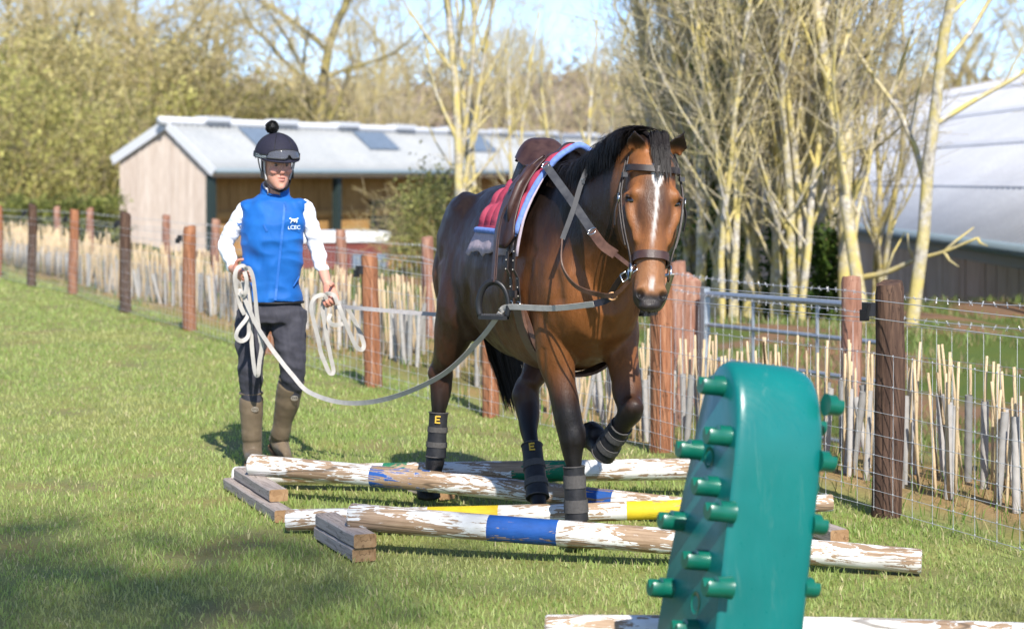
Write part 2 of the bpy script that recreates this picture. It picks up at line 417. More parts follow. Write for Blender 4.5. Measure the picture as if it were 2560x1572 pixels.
# ---------------------------------------------------------------- young hedge: canes with spiral guards
def cane_pair(seed):
    g = random.Random(seed); mb = MB(); h = g.uniform(.57, .70); pts = [(0, 0, -.05), (.002, 0, .25), (-.002, .002, .5), (0, 0, h)]
    mb.tube(pts, [.0085, .0082, .0077, .007], 6); a = mb.mesh('cane'); a.materials.append(M['cane'])
    mb = MB(); gh = g.uniform(.37, .45); rr = g.uniform(.016, .021); rings = []
    for k in range(22):
        z = gh*k/21; e = rr*(1+.025*math.sin(k*2.1)); rings.append([(math.cos(2*math.pi*j/9+.3*k)*e+.012, math.sin(2*math.pi*j/9+.3*k)*e, z) for j in range(9)])
    mb.loft(rings, cap=False); b = mb.mesh('guard'); b.materials.append(M['guard'])
    for me in (a, b): me.polygons.foreach_set('use_smooth', [True]*len(me.polygons))
    return a, b
CP = [cane_pair(s_) for s_ in range(6)]
yy = 7.2; count = 0; far_c, far_g = MB(), MB()
while yy < 40:
    for row in (0, 1):
        y = yy+row*.09+rnd.uniform(-.05, .05); p = (.60, 1.0)[row]+rnd.uniform(-.09, .09); x = fence_x(y)+p/FC
        ro_ = (rnd.gauss(0, .05), rnd.gauss(0, .05), rnd.uniform(0, 6.28)); a, b = CP[rnd.randrange(6)]
        if count < 296:
            e = empty('hedge_cane', (x, y, gz1(x, y)), 0, 'bamboo cane with grey spiral guard in the young hedge row between the fences', 'plant guard', 'canes and guards of the young hedge')
            e.rotation_euler = ro_
            for nm, me in (('cane', CP[rnd.randrange(6)][0]), ('cane', a), ('guard', b)):
                o = bpy.data.objects.new(nm, me); COL.objects.link(o); o.parent = e
                if me is not a: o.rotation_euler = (rnd.gauss(0, .05), rnd.gauss(0, .05), 0)
                if nm == 'cane' and me is not a: o.location = (rnd.uniform(-.06, .06), rnd.uniform(-.06, .06), -rnd.uniform(.02, .12))
        else:
            ax_ = Vector((ro_[0], ro_[1], 1)).normalized(); q = Vector((x, y, gz1(x, y))); far_c.tube([q, q+ax_*rnd.uniform(.6, .78)], .0085, 5); q2 = q+Vector((rnd.uniform(-.08, .08), rnd.uniform(-.08, .08), 0)); far_c.tube([q2, q2+Vector((ro_[1], ro_[0], 1)).normalized()*rnd.uniform(.55, .75)], .0085, 5); far_g.tube([q+Vector((.012, 0, 0)), q+ax_*rnd.uniform(.34, .42)+Vector((.012, 0, 0))], .022, 6)
        count += 1
    yy += .135+.0012*max(0, yy-10)
far_c.build('far_hedge_canes', M['cane'], smooth=True, label='bamboo canes of the far end of the young hedge', cat='canes', kind='stuff'); far_g.build('far_hedge_guards', M['guard'], smooth=True, label='grey guards at the far end of the young hedge', cat='guards', kind='stuff')

# ---------------------------------------------------------------- metal gate and its post
gate = empty('metal_gate', (0, 0, 0), 0, 'galvanised tubular field gate beyond the barbed wire', 'gate')
ga, gb = at(1695, 706, 15.3), at(2130, 738, 12.9)
gd = (gb-ga).normalized(); up = Vector((0, 0, 1))
drops = [0, .235, .49, .72, .93]
for k, d in enumerate(drops):
    mb = MB(); mb.tube([ga-up*d, gb-up*d], .024 if k == 0 else .017, 8); sharp(mb.build('rail', M['galv'], gate))
for f, r in ((0, .03), (1, .022)):
    mb = MB(); q = ga.lerp(gb, f); mb.box(q-up*.46, (r*2.4, r*1.6, 1.02), math.atan2(gd.y, gd.x)); mb.build('end_stile', M['galv'], gate)
for f in (.3, .66):
    mb = MB(); q = ga.lerp(gb, f); mb.tube([q, q-up*.93], .013, 8); sharp(mb.build('brace', M['galv'], gate))
q = at(1682, 662, 15.5); gp = empty('gate_post', (q.x-.1, q.y+.05, gz1(q.x, q.y)), 0, 'stout square red brown gate post with pyramid top', 'post')
mb = MB(); hh = q.z-gz1(q.x, q.y); w_ = .105
mb.loft([[(-w_, -w_, z), (w_, -w_, z), (w_, w_, z), (-w_, w_, z)] for z in (-.2, hh-.04)]+[[(-.02, -.02, hh+.02), (.02, -.02, hh+.02), (.02, .02, hh+.02), (-.02, .02, hh+.02)]])
mb.build('shaft', M['post_old'], gp)
mb = MB(); mb.box((w_+.015, -.02, hh-.18), (.06, .05, .03)); mb.build('hinge', M['galv'], gp)

# ================================================================ poles of the raised grid
def pole_mat(name, length, bands, seed, wear=.5, whites=((.60, .585, .55), (.76, .75, .72))):
    t = NT(name, .62, .3); o_ = t.obj(); sep = t('SeparateXYZ', {0: o_})
    off = t('Mapping', {'Vector': o_, 'Location': (seed*3.1, seed*1.7, seed), 'Scale': (1.3, 9, 9)}).outputs[0]
    n1 = t.noise(1.6, 4, .55, off, 1.2)
    cont = t.math('SINE', t.math('MULTIPLY', n1, 46))                 # contours of the growth rings, where paint peels
    off2 = t('Mapping', {'Vector': o_, 'Location': (seed*1.1, 4, seed), 'Scale': (5, 16, 16)}).outputs[0]
    n2 = t.noise(1.5, 6, .68, off2, .5); n3 = t.noise(2.2, 3, .5, t('Mapping', {'Vector': o_, 'Location': (seed, seed, 0), 'Scale': (1.4, 3, 3)}).outputs[0])
    f = t.math('ADD', t.math('ADD', t.math('MULTIPLY', cont, .10), n2), t.math('MULTIPLY', t.math('SUBTRACT', n3, .5), .9))
    grain = t.noise(2, 6, .7, t('Mapping', {'Vector': o_, 'Scale': (2, 60, 60)}).outputs[0])
    woodc = t.ramp(grain, [(.3, (.17, .105, .06)), (.55, (.34, .235, .15)), (.8, (.47, .36, .25))])
    white = t.ramp(n3, [(.3, whites[0]), (.7, whites[1])])
    mask = t.ramp(f, [(wear-.012, (1, 1, 1)), (wear+.012, (0, 0, 0))])
    c = t.mix(mask, woodc, white)
    for (b0, b1, bc, bw) in bands:
        e = t.math('ADD', sep.outputs[0], t.math('MULTIPLY', t.math('SUBTRACT', n2, .5), .006))
        inb = t.math('MULTIPLY', t.math('GREATER_THAN', e, b0), t.math('LESS_THAN', e, b1))
        mk = t.math('MULTIPLY', inb, t.ramp(f, [(bw-.01, (1, 1, 1)), (bw+.01, (0, 0, 0))]))
        c = t.mix(mk, c, t.mix(t.noise(30, 3), bc, [k*.72 for k in bc]))
    cr = t.noise(1.2, 2, .4, t('Mapping', {'Vector': o_, 'Location': (0, seed, 2), 'Scale': (.6, 7, 7)}).outputs[0])
    crack = t.ramp(t.math('ABSOLUTE', t.math('SUBTRACT', cr, .5)), [(.003, (.75, .75, .75)), (.008, (0, 0, 0))])
    c = t.mix(crack, c, (.07, .05, .035))
    dirt = t.noise(1.7, 5, .7, t('Mapping', {'Vector': o_, 'Location': (seed*.7, 1, seed), 'Scale': (2.5, 5, 5)}).outputs[0]); c = t.mix(t.ramp(dirt, [(.48, (0, 0, 0)), (.72, (.6, .6, .6))]), c, t.mix(1, c, (.55, .50, .42), 'MULTIPLY'))
    t.color(c).bump(t.math('ADD', mask, t.math('MULTIPLY', grain, .5)), .35, .003)
    return t.m
def pole(p0, p1, r0, r1, bands, seed, label, wear=.5):
    p0, p1 = Vector(p0), Vector(p1); d = p1-p0; L = d.length; g = random.Random(seed)
    e = empty('jump_pole', p0, 0, label, 'pole', 'wooden poles of the raised grid')
    e.rotation_euler = d.to_track_quat('X', 'Z').to_euler()
    mb = MB(); n = 20; rings = []; ks = 26
    off = [g.uniform(.985, 1.015) for _ in range(n)]
    for k in range(ks+1):
        f = k/ks; r = lerp(r0, r1, f); wob = .006*math.sin(f*5+seed), .005*math.cos(f*4+seed)
        rings.append([(L*f, math.cos(2*math.pi*j/n)*r*off[j]*(1+.008*math.sin(f*30+j))+wob[0], math.sin(2*math.pi*j/n)*r*off[j]+wob[1]) for j in range(n)])
    e0 = [(-.006, y*.9, z*.9) for _, y, z in rings[0]]; e1 = [(L+.006, y*.9, z*.9) for _, y, z in rings[-1]]
    mb.loft([e0]+rings+[e1], cap=False); o = mb.build('shaft', pole_mat('pole_paint', L, bands, seed, wear), e); sharp(o, 40)
    for x, rg in ((-.0065, e0), (L+.0065, e1)):
        mb = MB(); c = Vector((x, sum(q[1] for q in rg)/n, sum(q[2] for q in rg)/n)); mb.add([c]+[Vector(q) for q in rg], [(0, 1+(j+1) % n, 1+j) if x < 0 else (0, 1+j, 1+(j+1) % n) for j in range(n)])
        mb.build('cut_end', M['pole_end'], o)
    return e
M['pole_end'] = plain('pole_end_grain', (.52, .53, .52), .8, .2, 0, .35, 60, .5)
BLUE, GREEN, YEL = (.016, .09, .34), (.008, .18, .085), (.70, .52, .025)
def G(xd, yd, Y): return at(xd, yd, Y)
PA = (at(845, 1238, 8.0), at(2212, 1352, 7.5)); PB = (at(606, 1117, 9.38), at(1900, 1246, 8.5)); PC = (at(692, 1250, 8.46), at(2000, 1211, 8.27)); PD = (at(566, 1146, 9.7), at(1800, 1121, 9.3)); PE = (at(1316, 1513, 6.33), at(2560, 1536, 6.2))
pole(*PA, .0535, .047, [(.57, .85, BLUE, .62), (1.62, 1.9, BLUE, .0)], 3, 'peeling white pole with blue band, left end raised on two stacked timbers, nearest the horse', .505)
pole(*PC, .047, .036, [(.60, .90, YEL, .74), (1.44, 1.72, YEL, .70)], 8, 'peeling white pole with yellow bands under the horse front hooves', .53)
pole(*PB, .050, .046, [(.62, .905, BLUE, .52), (1.585, 1.78, BLUE, .58)], 5, 'peeling white pole with blue bands, left end on timbers before the walking person', .53)
pole(*PD, .047, .052, [(.74, .86, GREEN, .60), (1.37, 1.64, GREEN, .585)], 12, 'peeling white pole with green bands, farthest of the grid', .55)
pole(*PE, .05, .05, [], 17, 'peeling white pole at the bottom edge behind the green wing', .55)
def timber(p0, p1, z0, hgt, wid, seed, label, group='timber blocks under the poles'):
    p0, p1 = Vector((p0[0], p0[1], 0)), Vector((p1[0], p1[1], 0)); d = p1-p0; L = d.length
    e = empty('timber_block', p0+Vector((0, 0, z0)), math.atan2(d.y, d.x), label, 'timber', group); g = random.Random(seed)
    mb = MB(); b = .006; rings = []
    for k in range(9):
        x = L*k/8; w = wid/2+g.uniform(-.0015, .0015); h = hgt-.001+g.uniform(-.002, 0)
        rings.append([(x, -w+b, 0), (x, w-b, 0), (x, w, b), (x, w, h-b), (x, w-b, h), (x, -w+b, h), (x, -w, h-b), (x, -w, b)])
    mb.loft(rings, cap=False); o = mb.build('beam', M['sleeper'], e); sharp(o, 30)
    for rg, s_ in ((rings[0], -1), (rings[-1], 1)):
        mb = MB(); mb.add(rg, [tuple(range(8)) if s_ > 0 else tuple(range(7, -1, -1))]); mb.build('sawn_end', M['sleeper_end'], o)
    return e
TB = .055
timber((-.775, 8.30), (-.575, 7.80), TB+.001, TB, .095, 1, 'upper weathered timber under the raised blue banded front pole')
timber((-.78, 8.31), (-.58, 7.81), 0, TB, .095, 2, 'lower weathered timber sunk in grass under the raised front pole')
timber((-1.30, 9.60), (-1.045, 8.92), TB+.001, TB, .085, 3, 'upper timber of the pair in front of the walking person')
timber((-1.36, 9.66), (-.995, 8.70), 0, TB, .085, 4, 'long lower timber of the pair in front of the walking person')
timber((1.10, 8.45), (1.30, 7.90), TB+.001, TB, .085, 5, 'upper timber behind the green wing under the yellow pole end')
timber((1.10, 8.5), (1.325, 7.84), 0, TB, .085, 6, 'lower timber behind the green wing under the yellow pole end')
timber((1.17, 9.55), (1.34, 9.02), TB+.001, TB, .085, 7, 'upper timber under the raised right end of the green banded pole')
timber((1.17, 9.56), (1.35, 9.0), 0, TB, .085, 8, 'lower timber under the raised right end of the green banded pole')
q = at(1028, 1190, 9.5); timber((q.x-.06, 9.55), (q.x+.1, 9.32), 0, .07, .09, 9, 'low timber lying in the grass under the farther poles')

# ================================================================ green plastic jump wing
t = NT('green_plastic', .28, .5); n = t.noise(3, 4); s_ = t.noise(30, 5, .7, t.mapped((1, 8, 1)))
sc2 = t.noise(5, 6, .75, t.mapped((6, 6, .8)), .4)
t.color(t.mix(t.ramp(sc2, [(.58, (0, 0, 0)), (.72, (.35, .35, .35))]), t.ramp(n, [(.3, (.001, .115, .108)), (.7, (.003, .15, .14))]), (.09, .20, .18))).rough(t.ramp(s_, [(.3, (.26, .26, .26)), (.7, (.42, .42, .42))]))
M['green_plastic'] = t.m
t = NT('green_peg_plastic', .32, .5); n = t.noise(8, 4); t.color(t.ramp(n, [(.3, (.001, .085, .055)), (.7, (.003, .12, .08))])); M['green_peg'] = t.m
wing_c = at(1767, 1190, 5.5)
wing = empty('jump_wing', (0, 0, 0), 0, 'tall green plastic jump wing with rows of notched pegs in the foreground', 'jump wing')
nL = Vector((-.95, -.31, 0)).normalized(); tB = Vector((-.31, .95, 0)).normalized()   # towards the pegs seen at the left; back along the slab
roll = Matrix.Rotation(R(7.5), 3, Vector((0, 1, 0)))
TH = .275; ORG = Vector((at(1768, 1190, 5.5).x-.08, 5.5, 0))
def wp(a, b, z):     # a along the slab (0 = near rim), b across it (0 = face with pegs, 1 = the other), z height
    q = tB*a-nL*(b*TH)+Vector((0, 0, z)); return ORG+roll @ q
HT = 1.0
prof = []      # closed profile (a, z): near rim up, rounded top, far edge down
for k in range(15): z = -.03+.76*k/14; prof.append((-.01+.015*math.sin(k/14*3)+.04*(k/14)**2, z))
for k in range(1, 15):
    an = math.pi*k/15; prof.append((.185-.15*math.cos(an), .73+HT*.255*math.sin(an)))
for k in range(15): z = .73-.76*k/14; prof.append((.335+.10*(k/14)+.02*math.sin(k/14*math.pi), z))
mb = MB(); bev = .018; rings = []
ca = sum(p[0] for p in prof)/len(prof); cz = .45
for b, ins in ((0, .026), (.015, .015), (.045, .006), (.10, .001), (.3, 0), (.62, 0), (.76, .003), (.87, .012), (.945, .026), (.985, .044), (1, .06)):
    rings.append([wp(a+(ca-a)*ins*2.2, b, z+(cz-z)*ins*1.6) for a, z in prof])
mb.loft(rings); body = mb.build('panel', M['green_plastic'], wing); sharp(body, 38)
def peg(a, z, side, ln=.068, r=.029):
    mb = MB(); n = 18; d = 1 if side == 0 else -1
    def ring(dist, rr, notch):
        out = []
        for j in range(n):
            an = 2*math.pi*j/n; y_, z_ = math.cos(an)*rr, math.sin(an)*rr
            if notch and z_ > .2*rr and abs(y_) < .62*rr: z_ = min(z_, -.10*rr+(abs(y_)/(.62*rr))**2*.9*rr)
            q = wp(a, 0 if side == 0 else 1, z)+roll @ (tB*y_+Vector((0, 0, z_))+nL*(d*dist)); out.append(q)
        return out
    mb.loft([ring(-.01, r*1.12, 0), ring(.004, r*1.0, 0), ring(ln*.5, r, 0), ring(ln*.55, r, 1), ring(ln-.006, r, 1), ring(ln, r*.9, 1)])
    sharp(mb.build('peg', M['green_peg'], wing), 40)
def on_face(xd, yd):
    """find (a, z) of the peg-side face under a pixel"""
    best = None
    for i in range(0, 60):
        for j in range(0, 104):
            a, z = -.02+i*.012, j*.01; q = wp(a, 0, z); px = (q.x/q.y*FPX+1280)/S; py = ((CAM_H-q.z)/q.y*FPX+447)/S
            dd = (px-xd)**2+(py-yd)**2
            if best is None or dd < best[0]: best = (dd, a, z)
    return best[1:]
PEGS = [on_face(*q) for q in ((1738, 925), (1752, 1052), (1682, 1085), (1722, 1172), (1640, 1250), (1752, 1232), (1698, 1350), (1612, 1412), (1746, 1412), (1672, 1512))]
for a, z in PEGS: peg(a, z, 0)
for q in (.90, .74, .56, .38, .2): peg(.055, q, 1, .038)
for q in (.82, .64, .46, .28): peg(.2, q, 1)
for q in ((1706, 1100), (1672, 1446)):
    a, z = on_face(*q); mb = MB(); v = [wp(a+math.cos(2*math.pi*j/20)*.034, -.004, z+math.sin(2*math.pi*j/20)*.034) for j in range(20)]; w2 = [wp(a+math.cos(2*math.pi*j/20)*.022, -.002, z+math.sin(2*math.pi*j/20)*.022) for j in range(20)]
    w3 = [wp(a+math.cos(2*math.pi*j/20)*.030, .06, z+math.sin(2*math.pi*j/20)*.030) for j in range(20)]
    mb.loft([v, w2, w3], cap=False); mb.build('hole_rim', M['green_peg'], wing, smooth=True)
# ================================================================ horse (local frame: x forward, y its left, z up)
HO = Vector((.09, 8.8, 0)); HA = R(-70)
HM = Matrix.Translation(HO) @ Matrix.Rotation(HA, 4, 'Z'); HI = HM.inverted()
def hl(xd, yd, Y): return HI @ at(xd, yd, Y)
def hroot(name, label, cat, group=None):
    e = empty(name, HO, HA, label, cat, group); return e
horse = hroot('horse', 'dark bay horse with white blaze stepping over the poles under saddle', 'horse')
# torso stations: u, half width, top, bottom
TS = np.array([(-.80, .06, 1.22, 1.02), (-.775, .125, 1.30, .94), (-.70, .20, 1.375, .88), (-.58, .245, 1.43, .84), (-.42, .262, 1.465, .80), (-.25, .258, 1.475, .745), (-.08, .270, 1.475, .71),
               (.10, .277, 1.48, .69), (.28, .272, 1.51, .68), (.42, .262, 1.56, .68), (.53, .245, 1.585, .70), (.64, .225, 1.56, .735), (.74, .205, 1.48, .78), (.83, .165, 1.36, .85), (.885, .10, 1.24, .95)])
def ts(u): return [float(np.interp(u, TS[:, 0], TS[:, k])) for k in (1, 2, 3)]
def ringpt(u, th, off=0.0, side=-1):
    """th 0 at the spine, pi at the belly; side -1 = the horse's right"""
    w, zt, zb = ts(u); zc = zb+(zt-zb)*.46; hu = zt-zc; hd = zc-zb; h = hu if math.cos(th) > 0 else hd
    ex = 2/2.25; c, s_ = math.cos(th), math.sin(th)
    # a narrow back: the upper half pinches towards the spine
    pin = 1-(.16 if u < .3 else .16+.9*(u-.3))*max(0, c)**2
    return Vector((u, side*((abs(s_)**ex)*w*pin+off*abs(s_)), zc+math.copysign(abs(c)**ex, c)*h+off*c))
def th_at(u, z):
    lo, hi = 0, math.pi
    for _ in range(30):
        m = (lo+hi)/2
        if ringpt(u, m).z > z: lo = m
        else: hi = m
    return lo
mb = MB(); n = 28; rings = []
for u in np.concatenate([[-.80, -.775], np.linspace(-.74, .83, 26), [.885]]):
    rings.append([ringpt(u, th if th <= math.pi else 2*math.pi-th, 0, -1 if th <= math.pi else 1) for th in [2*math.pi*(j+.5)/n for j in range(n)]])
mb.loft([r[::-1] for r in rings])
def chain(pts, rad, n=14, k=4):
    P = bez(pts, (len(pts)-1)*k); r2 = []
    for i in range(len(P)):
        t_ = i/k; a = min(int(t_), len(rad)-2); t_ -= a; t_ = t_*t_*(3-2*t_)*.5+t_*.5
        A = rad[a] if hasattr(rad[a], '__len__') else (rad[a], rad[a]); B = rad[a+1] if hasattr(rad[a+1], '__len__') else (rad[a+1], rad[a+1])
        r2.append((lerp(A[0], B[0], t_), lerp(A[1], B[1], t_)))
    # rounded ends
    t0 = (P[0]-P[1]).normalized(); t1 = (P[-1]-P[-2]).normalized()
    P = [P[0]+t0*min(r2[0])*.6]+P+[P[-1]+t1*min(r2[-1])*.5]; r2 = [(r2[0][0]*.5, r2[0][1]*.5)]+r2+[(r2[-1][0]*.5, r2[-1][1]*.5)]
    mb.tube(P, r2, n)
def rotm(ax, deg): return Matrix.Rotation(R(deg), 3, ax)
# neck
chain([(.52, 0, 1.20), (.70, 0, 1.275), (.86, .015, 1.36), (1.00, .035, 1.46), (1.10, .05, 1.535), (1.17, .055, 1.575)], [(.20, .40), (.172, .325), (.135, .26), (.112, .205), (.10, .165), (.082, .115)], 18)
# muscles
for s_ in (-1, 1):
    mb.ball((.60, s_*.135, 1.16), (.13, .095, .29), rotm('Y', -22))
    mb.ball((.74, s_*.085, 1.03), (.13, .095, .145))
    mb.ball((.58, s_*.135, .98), (.14, .085, .17), rotm('Y', 15))
    mb.ball((-.50, s_*.135, 1.20), (.25, .125, .24), rotm('Y', 20))
    mb.ball((-.62, s_*.15, 1.05), (.15, .10, .25))
    mb.ball((-.36, s_*.175, 1.02), (.16, .10, .27), rotm('Y', -15))
# legs -----------------------------------------------------------
def hoof(c, fwd, up, r=.062, h=.085):
    f = Vector(fwd).normalized(); u = Vector(up).normalized(); f = (f-u*f.dot(u)).normalized(); l = u.cross(f)
    mb.loft([[Vector(c)+u*(z*h)+f*(math.cos(a)*r*k*1.08+sh)+l*(math.sin(a)*r*k) for a in [2*math.pi*j/16 for j in range(16)]] for z, k, sh in ((-.02, .94, 0), (.0, 1.0, .002), (.5, .9, -.008), (.95, .78, -.018), (1.15, .6, -.022))])
RFk, RFf, RFh = hl(1376, 1056, 8.12), hl(1386, 1238, 8.10), hl(1392, 1312, 8.06)
chain([(.58, -.115, 1.10), (.60, -.135, .90), RFk.lerp(Vector((.60, -.14, .88)), .45), RFk], [(.09, .15), (.083, .112), (.062, .074), (.05, .05)])
chain([RFk+Vector((0, 0, .05)), RFk, RFk-Vector((0, 0, .055)), RFk.lerp(RFf, .45), RFf.lerp(RFk, .18), RFf, RFf.lerp(RFh, .55)+Vector((.012, 0, 0)), RFh+Vector((.0, 0, .05))], [(.05, .047), (.054, .052), (.043, .043), (.031, .036), (.034, .038), (.043, .043), (.036, .037), (.045, .045)])
hoof(RFh, (1, -.1, 0), (-.15, 0, 1))
LFe = Vector((.62, .14, .90)); LFk, LFf, LFh = hl(1516, 990, 8.0), hl(1452, 1088, 8.16), hl(1421, 1052, 8.27)
chain([(.58, .12, 1.10), LFe, LFe.lerp(LFk, .5), LFk], [(.09, .14), (.086, .108), (.064, .072), (.052, .052)])
dk = (LFf-LFk).normalized()
chain([LFk-dk*.05, LFk, LFk+dk*.06, LFk.lerp(LFf, .5), LFf-dk*.05, LFf, LFf.lerp(LFh, .5), LFh], [(.048, .048), (.056, .055), (.044, .044), (.032, .036), (.035, .038), (.044, .044), (.037, .038), (.045, .045)])
pu = (LFf-LFh).normalized(); hoof(LFh-pu*.045, Vector((.2, 0, -1)), pu, .06, .08)
RHs = Vector((-.30, -.205, .90)); RHk, RHf, RHh = hl(1060, 905, 9.28), hl(1047, 1112, 9.26), hl(1032, 1196, 9.22)
chain([(-.46, -.16, 1.10), RHs.lerp(Vector((-.52, -.19, .93)), .5), RHs.lerp(RHk, .5)+Vector((-.05, 0, -.02)), RHk+Vector((.01, 0, .05))], [(.11, .20), (.108, .165), (.070, .096), (.047, .056)])
chain([RHk+Vector((-.035, 0, .075)), RHk+Vector((-.012, 0, .02)), RHk-Vector((0, 0, .055)), RHk.lerp(RHf, .5), RHf.lerp(RHk, .15), RHf, RHf.lerp(RHh, .55), RHh+Vector((0, 0, .04))], [(.034, .04), (.060, .068), (.049, .054), (.032, .036), (.036, .04), (.046, .047), (.038, .038), (.045, .045)])
hoof(RHh, (1, 0, -.35), (.05, 0, 1), .06)
LHs = Vector((-.10, .18, .86)); LHk, LHf, LHh = hl(1266, 955, 8.88), hl(1292, 1190, 8.62), hl(1304, 1272, 8.52)
chain([(-.42, .15, 1.08), LHs.lerp(Vector((-.36, .17, .9)), .45), LHs.lerp(LHk, .55)+Vector((-.03, 0, 0)), LHk+Vector((.01, 0, .05))], [(.11, .20), (.105, .16), (.070, .092), (.047, .056)])
chain([LHk+Vector((-.045, 0, .07)), LHk+Vector((-.012, 0, .02)), LHk+Vector((.02, 0, -.055)), LHk.lerp(LHf, .5), LHf.lerp(LHk, .15), LHf, LHf.lerp(LHh, .55), LHh+Vector((0, 0, .045))], [(.034, .04), (.060, .068), (.049, .054), (.032, .036), (.036, .04), (.046, .047), (.038, .038), (.045, .045)])
hoof(LHh, (1, 0, 0), (-.12, 0, 1), .062)
# head -----------------------------------------------------------
HP = hl(1574, 350, 7.70); HN = hl(1563, 742, 7.50)
ha = (HN-HP).normalized(); hf0 = Vector((.975, -.22, 0)); hw_ = Vector((-hf0.y, hf0.x, 0)).normalized()
hw_ = (hw_-ha*hw_.dot(ha)).normalized(); hf = hw_.cross(-ha)
HLEN = (HN-HP).length/.655
def hd(s_, w, f): return HP+ha*(s_*HLEN)+hw_*w+hf*f
HS = np.array([(-.035, .045, .00, .09), (.02, .072, .030, .13), (.08, .090, .050, .16), (.15, .096, .060, .195), (.21, .100, .062, .215), (.28, .094, .060, .22), (.35, .081, .056, .195), (.42, .066, .053, .15),
               (.49, .0585, .050, .115), (.55, .061, .047, .105), (.60, .0625, .038, .10), (.635, .053, .018, .085), (.655, .030, -.006, .06)])
def hs(s_): return [float(np.interp(s_, HS[:, 0], HS[:, k])) for k in (1, 2, 3)]
rings = []
for s_ in np.linspace(-.035, .655, 28):
    w, F, B = hs(s_); c0 = (F-B)/2; hh = (F+B)/2; ex = 2/2.5; ring = []
    for j in range(22):
        a = 2*math.pi*j/22; c, q = math.cos(a), math.sin(a); f = c0+math.copysign(abs(c)**ex, c)*hh; ww = math.copysign(abs(q)**ex, q)*w
        if c < -.2: ww *= 1-.38*(-c-.2)          # narrower at the jaw
        if s_ > .24 and c > .3: ww *= 1-.16*(c-.3)*min(1, (s_-.24)/.1)
        ring.append(hd(s_, ww, f))
    rings.append(ring)
mb.loft(rings)
for sd in (-1, 1):
    mb.ball(hd(.208, sd*.074, .020), (.036, .026, .034), seg=10)
    mb.tube([hd(.20, sd*.098, .0), hd(.30, sd*.088, .005), hd(.40, sd*.062, .01)], [.024, .02, .012], 8)
    mb.ball(hd(.60, sd*.040, .018), (.027, .027, .032), seg=10)
    mb.ball(hd(.29, sd*.062, -.11), (.085, .05, .11))
mb.ball(hd(.615, 0, -.075), (.042, .042, .032)); mb.ball(hd(.642, 0, .0), (.034, .05, .022))
# ears: cupped shells
EARS = []
for sd, tip in ((-1, hl(1524, 310, 7.62)), (1, hl(1650, 314, 7.64))):
    b = hd(.040, sd*.072, .012)
    ax = (tip-b).normalized(); L = (tip-b).length; fr = (hf+hw_*sd*.35); fr = (fr-ax*fr.dot(ax)).normalized(); sdv = ax.cross(fr)
    EARS.append((b, ax, fr, sdv, L)); rings = []
    for k in range(11):
        f = k/10; wd = .030+.014*math.sin(math.pi*min(1, f*1.2))-.036*max(0, f-.35)**1.5/.52; wd = max(wd, .007); dp = .034*(1-f)+.009
        ring = []
        for j in range(9): a = math.pi*(j/8)-math.pi/2; ring.append(b+ax*(L*f)+sdv*(math.sin(a)*wd)-fr*(math.cos(a)*dp))
        for j in range(9): a = math.pi/2-math.pi*(j/8); ring.append(b+ax*(L*f)+sdv*(math.sin(a)*(wd-.011))-fr*(math.cos(a)*max(.0, dp-.017)-.0))
        rings.append(ring)
    mb.loft(rings)
hme = skinned(mb, .0085, 9, 'horse_body', .5)
a = verts_np(hme)
# fine anatomy pressed into the surface
def V3(v): return np.array(v, np.float32)
def dent(a, c, r, d, direction):
    k = np.exp(-np.sum((a-V3(c))**2, 1)/r**2)[:, None]; return a+k*V3(direction)*d
for sd in (-1, 1):
    a = dent(a, hd(.606, sd*.047, .036), .016, .032, -hf-hw_*sd*.25)      # nostril
    a = dent(a, hd(.232, sd*.108, .022), .018, .010, -hw_*sd)             # eye socket
    a = dent(a, hd(.10, sd*.09, .03), .022, .008, -hw_*sd*.8-hf*.5)      # hollow above the eye
    a = dent(a, hd(.34, sd*.06, .02), .04, .010, -hw_*sd)                # below the cheek ridge
a = dent(a, hd(.644, 0, -.035), .013, .010, -ha+hf*-.2)
wav = np.array([mnoise.noise(Vector((float(p[0])*7, float(p[1])*7, float(p[2])*5))) for p in a])
nr = np.empty(len(a)*3, np.float32); hme.vertices.foreach_get('normal', nr); nr = nr.reshape(-1, 3)
wav2 = np.array([mnoise.noise(Vector((float(p[0])*16, float(p[1])*16, float(p[2])*9+3))) for p in a])
hk = sm(1.0, 1.1, a[:, 0])
a = a+nr*((wav*.012+wav2*.0045)*(1-.75*hk))[:, None]
def groove(a, pts, wid, dep):
    q = np.array([list(p) for p in bez(pts, 26)], np.float32); d2 = np.full(len(a), 9.0, np.float32)
    for p in q: d2 = np.minimum(d2, np.sum((a-p)**2, 1))
    return a-nr*(np.exp(-d2/wid**2)*dep)[:, None]
for sd in (-1, 1):
    for pts, wid, dep in (([(.82, .11, 1.45), (.76, .19, 1.22), (.78, .18, 1.02)], .03, .014), ([(.49, .25, 1.32), (.45, .27, 1.10), (.47, .26, .90)], .035, .013), ([(.62, .22, 1.20), (.56, .24, 1.05), (.55, .24, .92)], .022, .007),
                          ([(-.12, .28, 1.0), (-.20, .26, .84), (-.26, .22, .76)], .035, .016), ([(-.63, .21, 1.32), (-.70, .19, 1.08), (-.66, .21, .86)], .025, .010), ([(-.30, .27, 1.25), (-.34, .28, 1.08), (-.30, .27, .92)], .03, .008),
                          ([(.66, .20, .80), (.63, .19, .66), (.68, .17, .55)], .014, .006), ([(-.50, .26, .84), (-.55, .25, .72), (-.60, .24, .62)], .016, .007), ([(.90, .02, 1.15), (.875, .015, .98), (.84, .01, .84)], .016, .010)):
        a = groove(a, [(p[0], sd*p[1], p[2]) for p in pts], wid, dep)
for k_ in range(6): a = groove(a, [(.30-k_*.075, -.30, 1.16), (.27-k_*.075, -.31, 1.0), (.22-k_*.075, -.28, .85)], .016, .0028)
set_verts(hme, a)
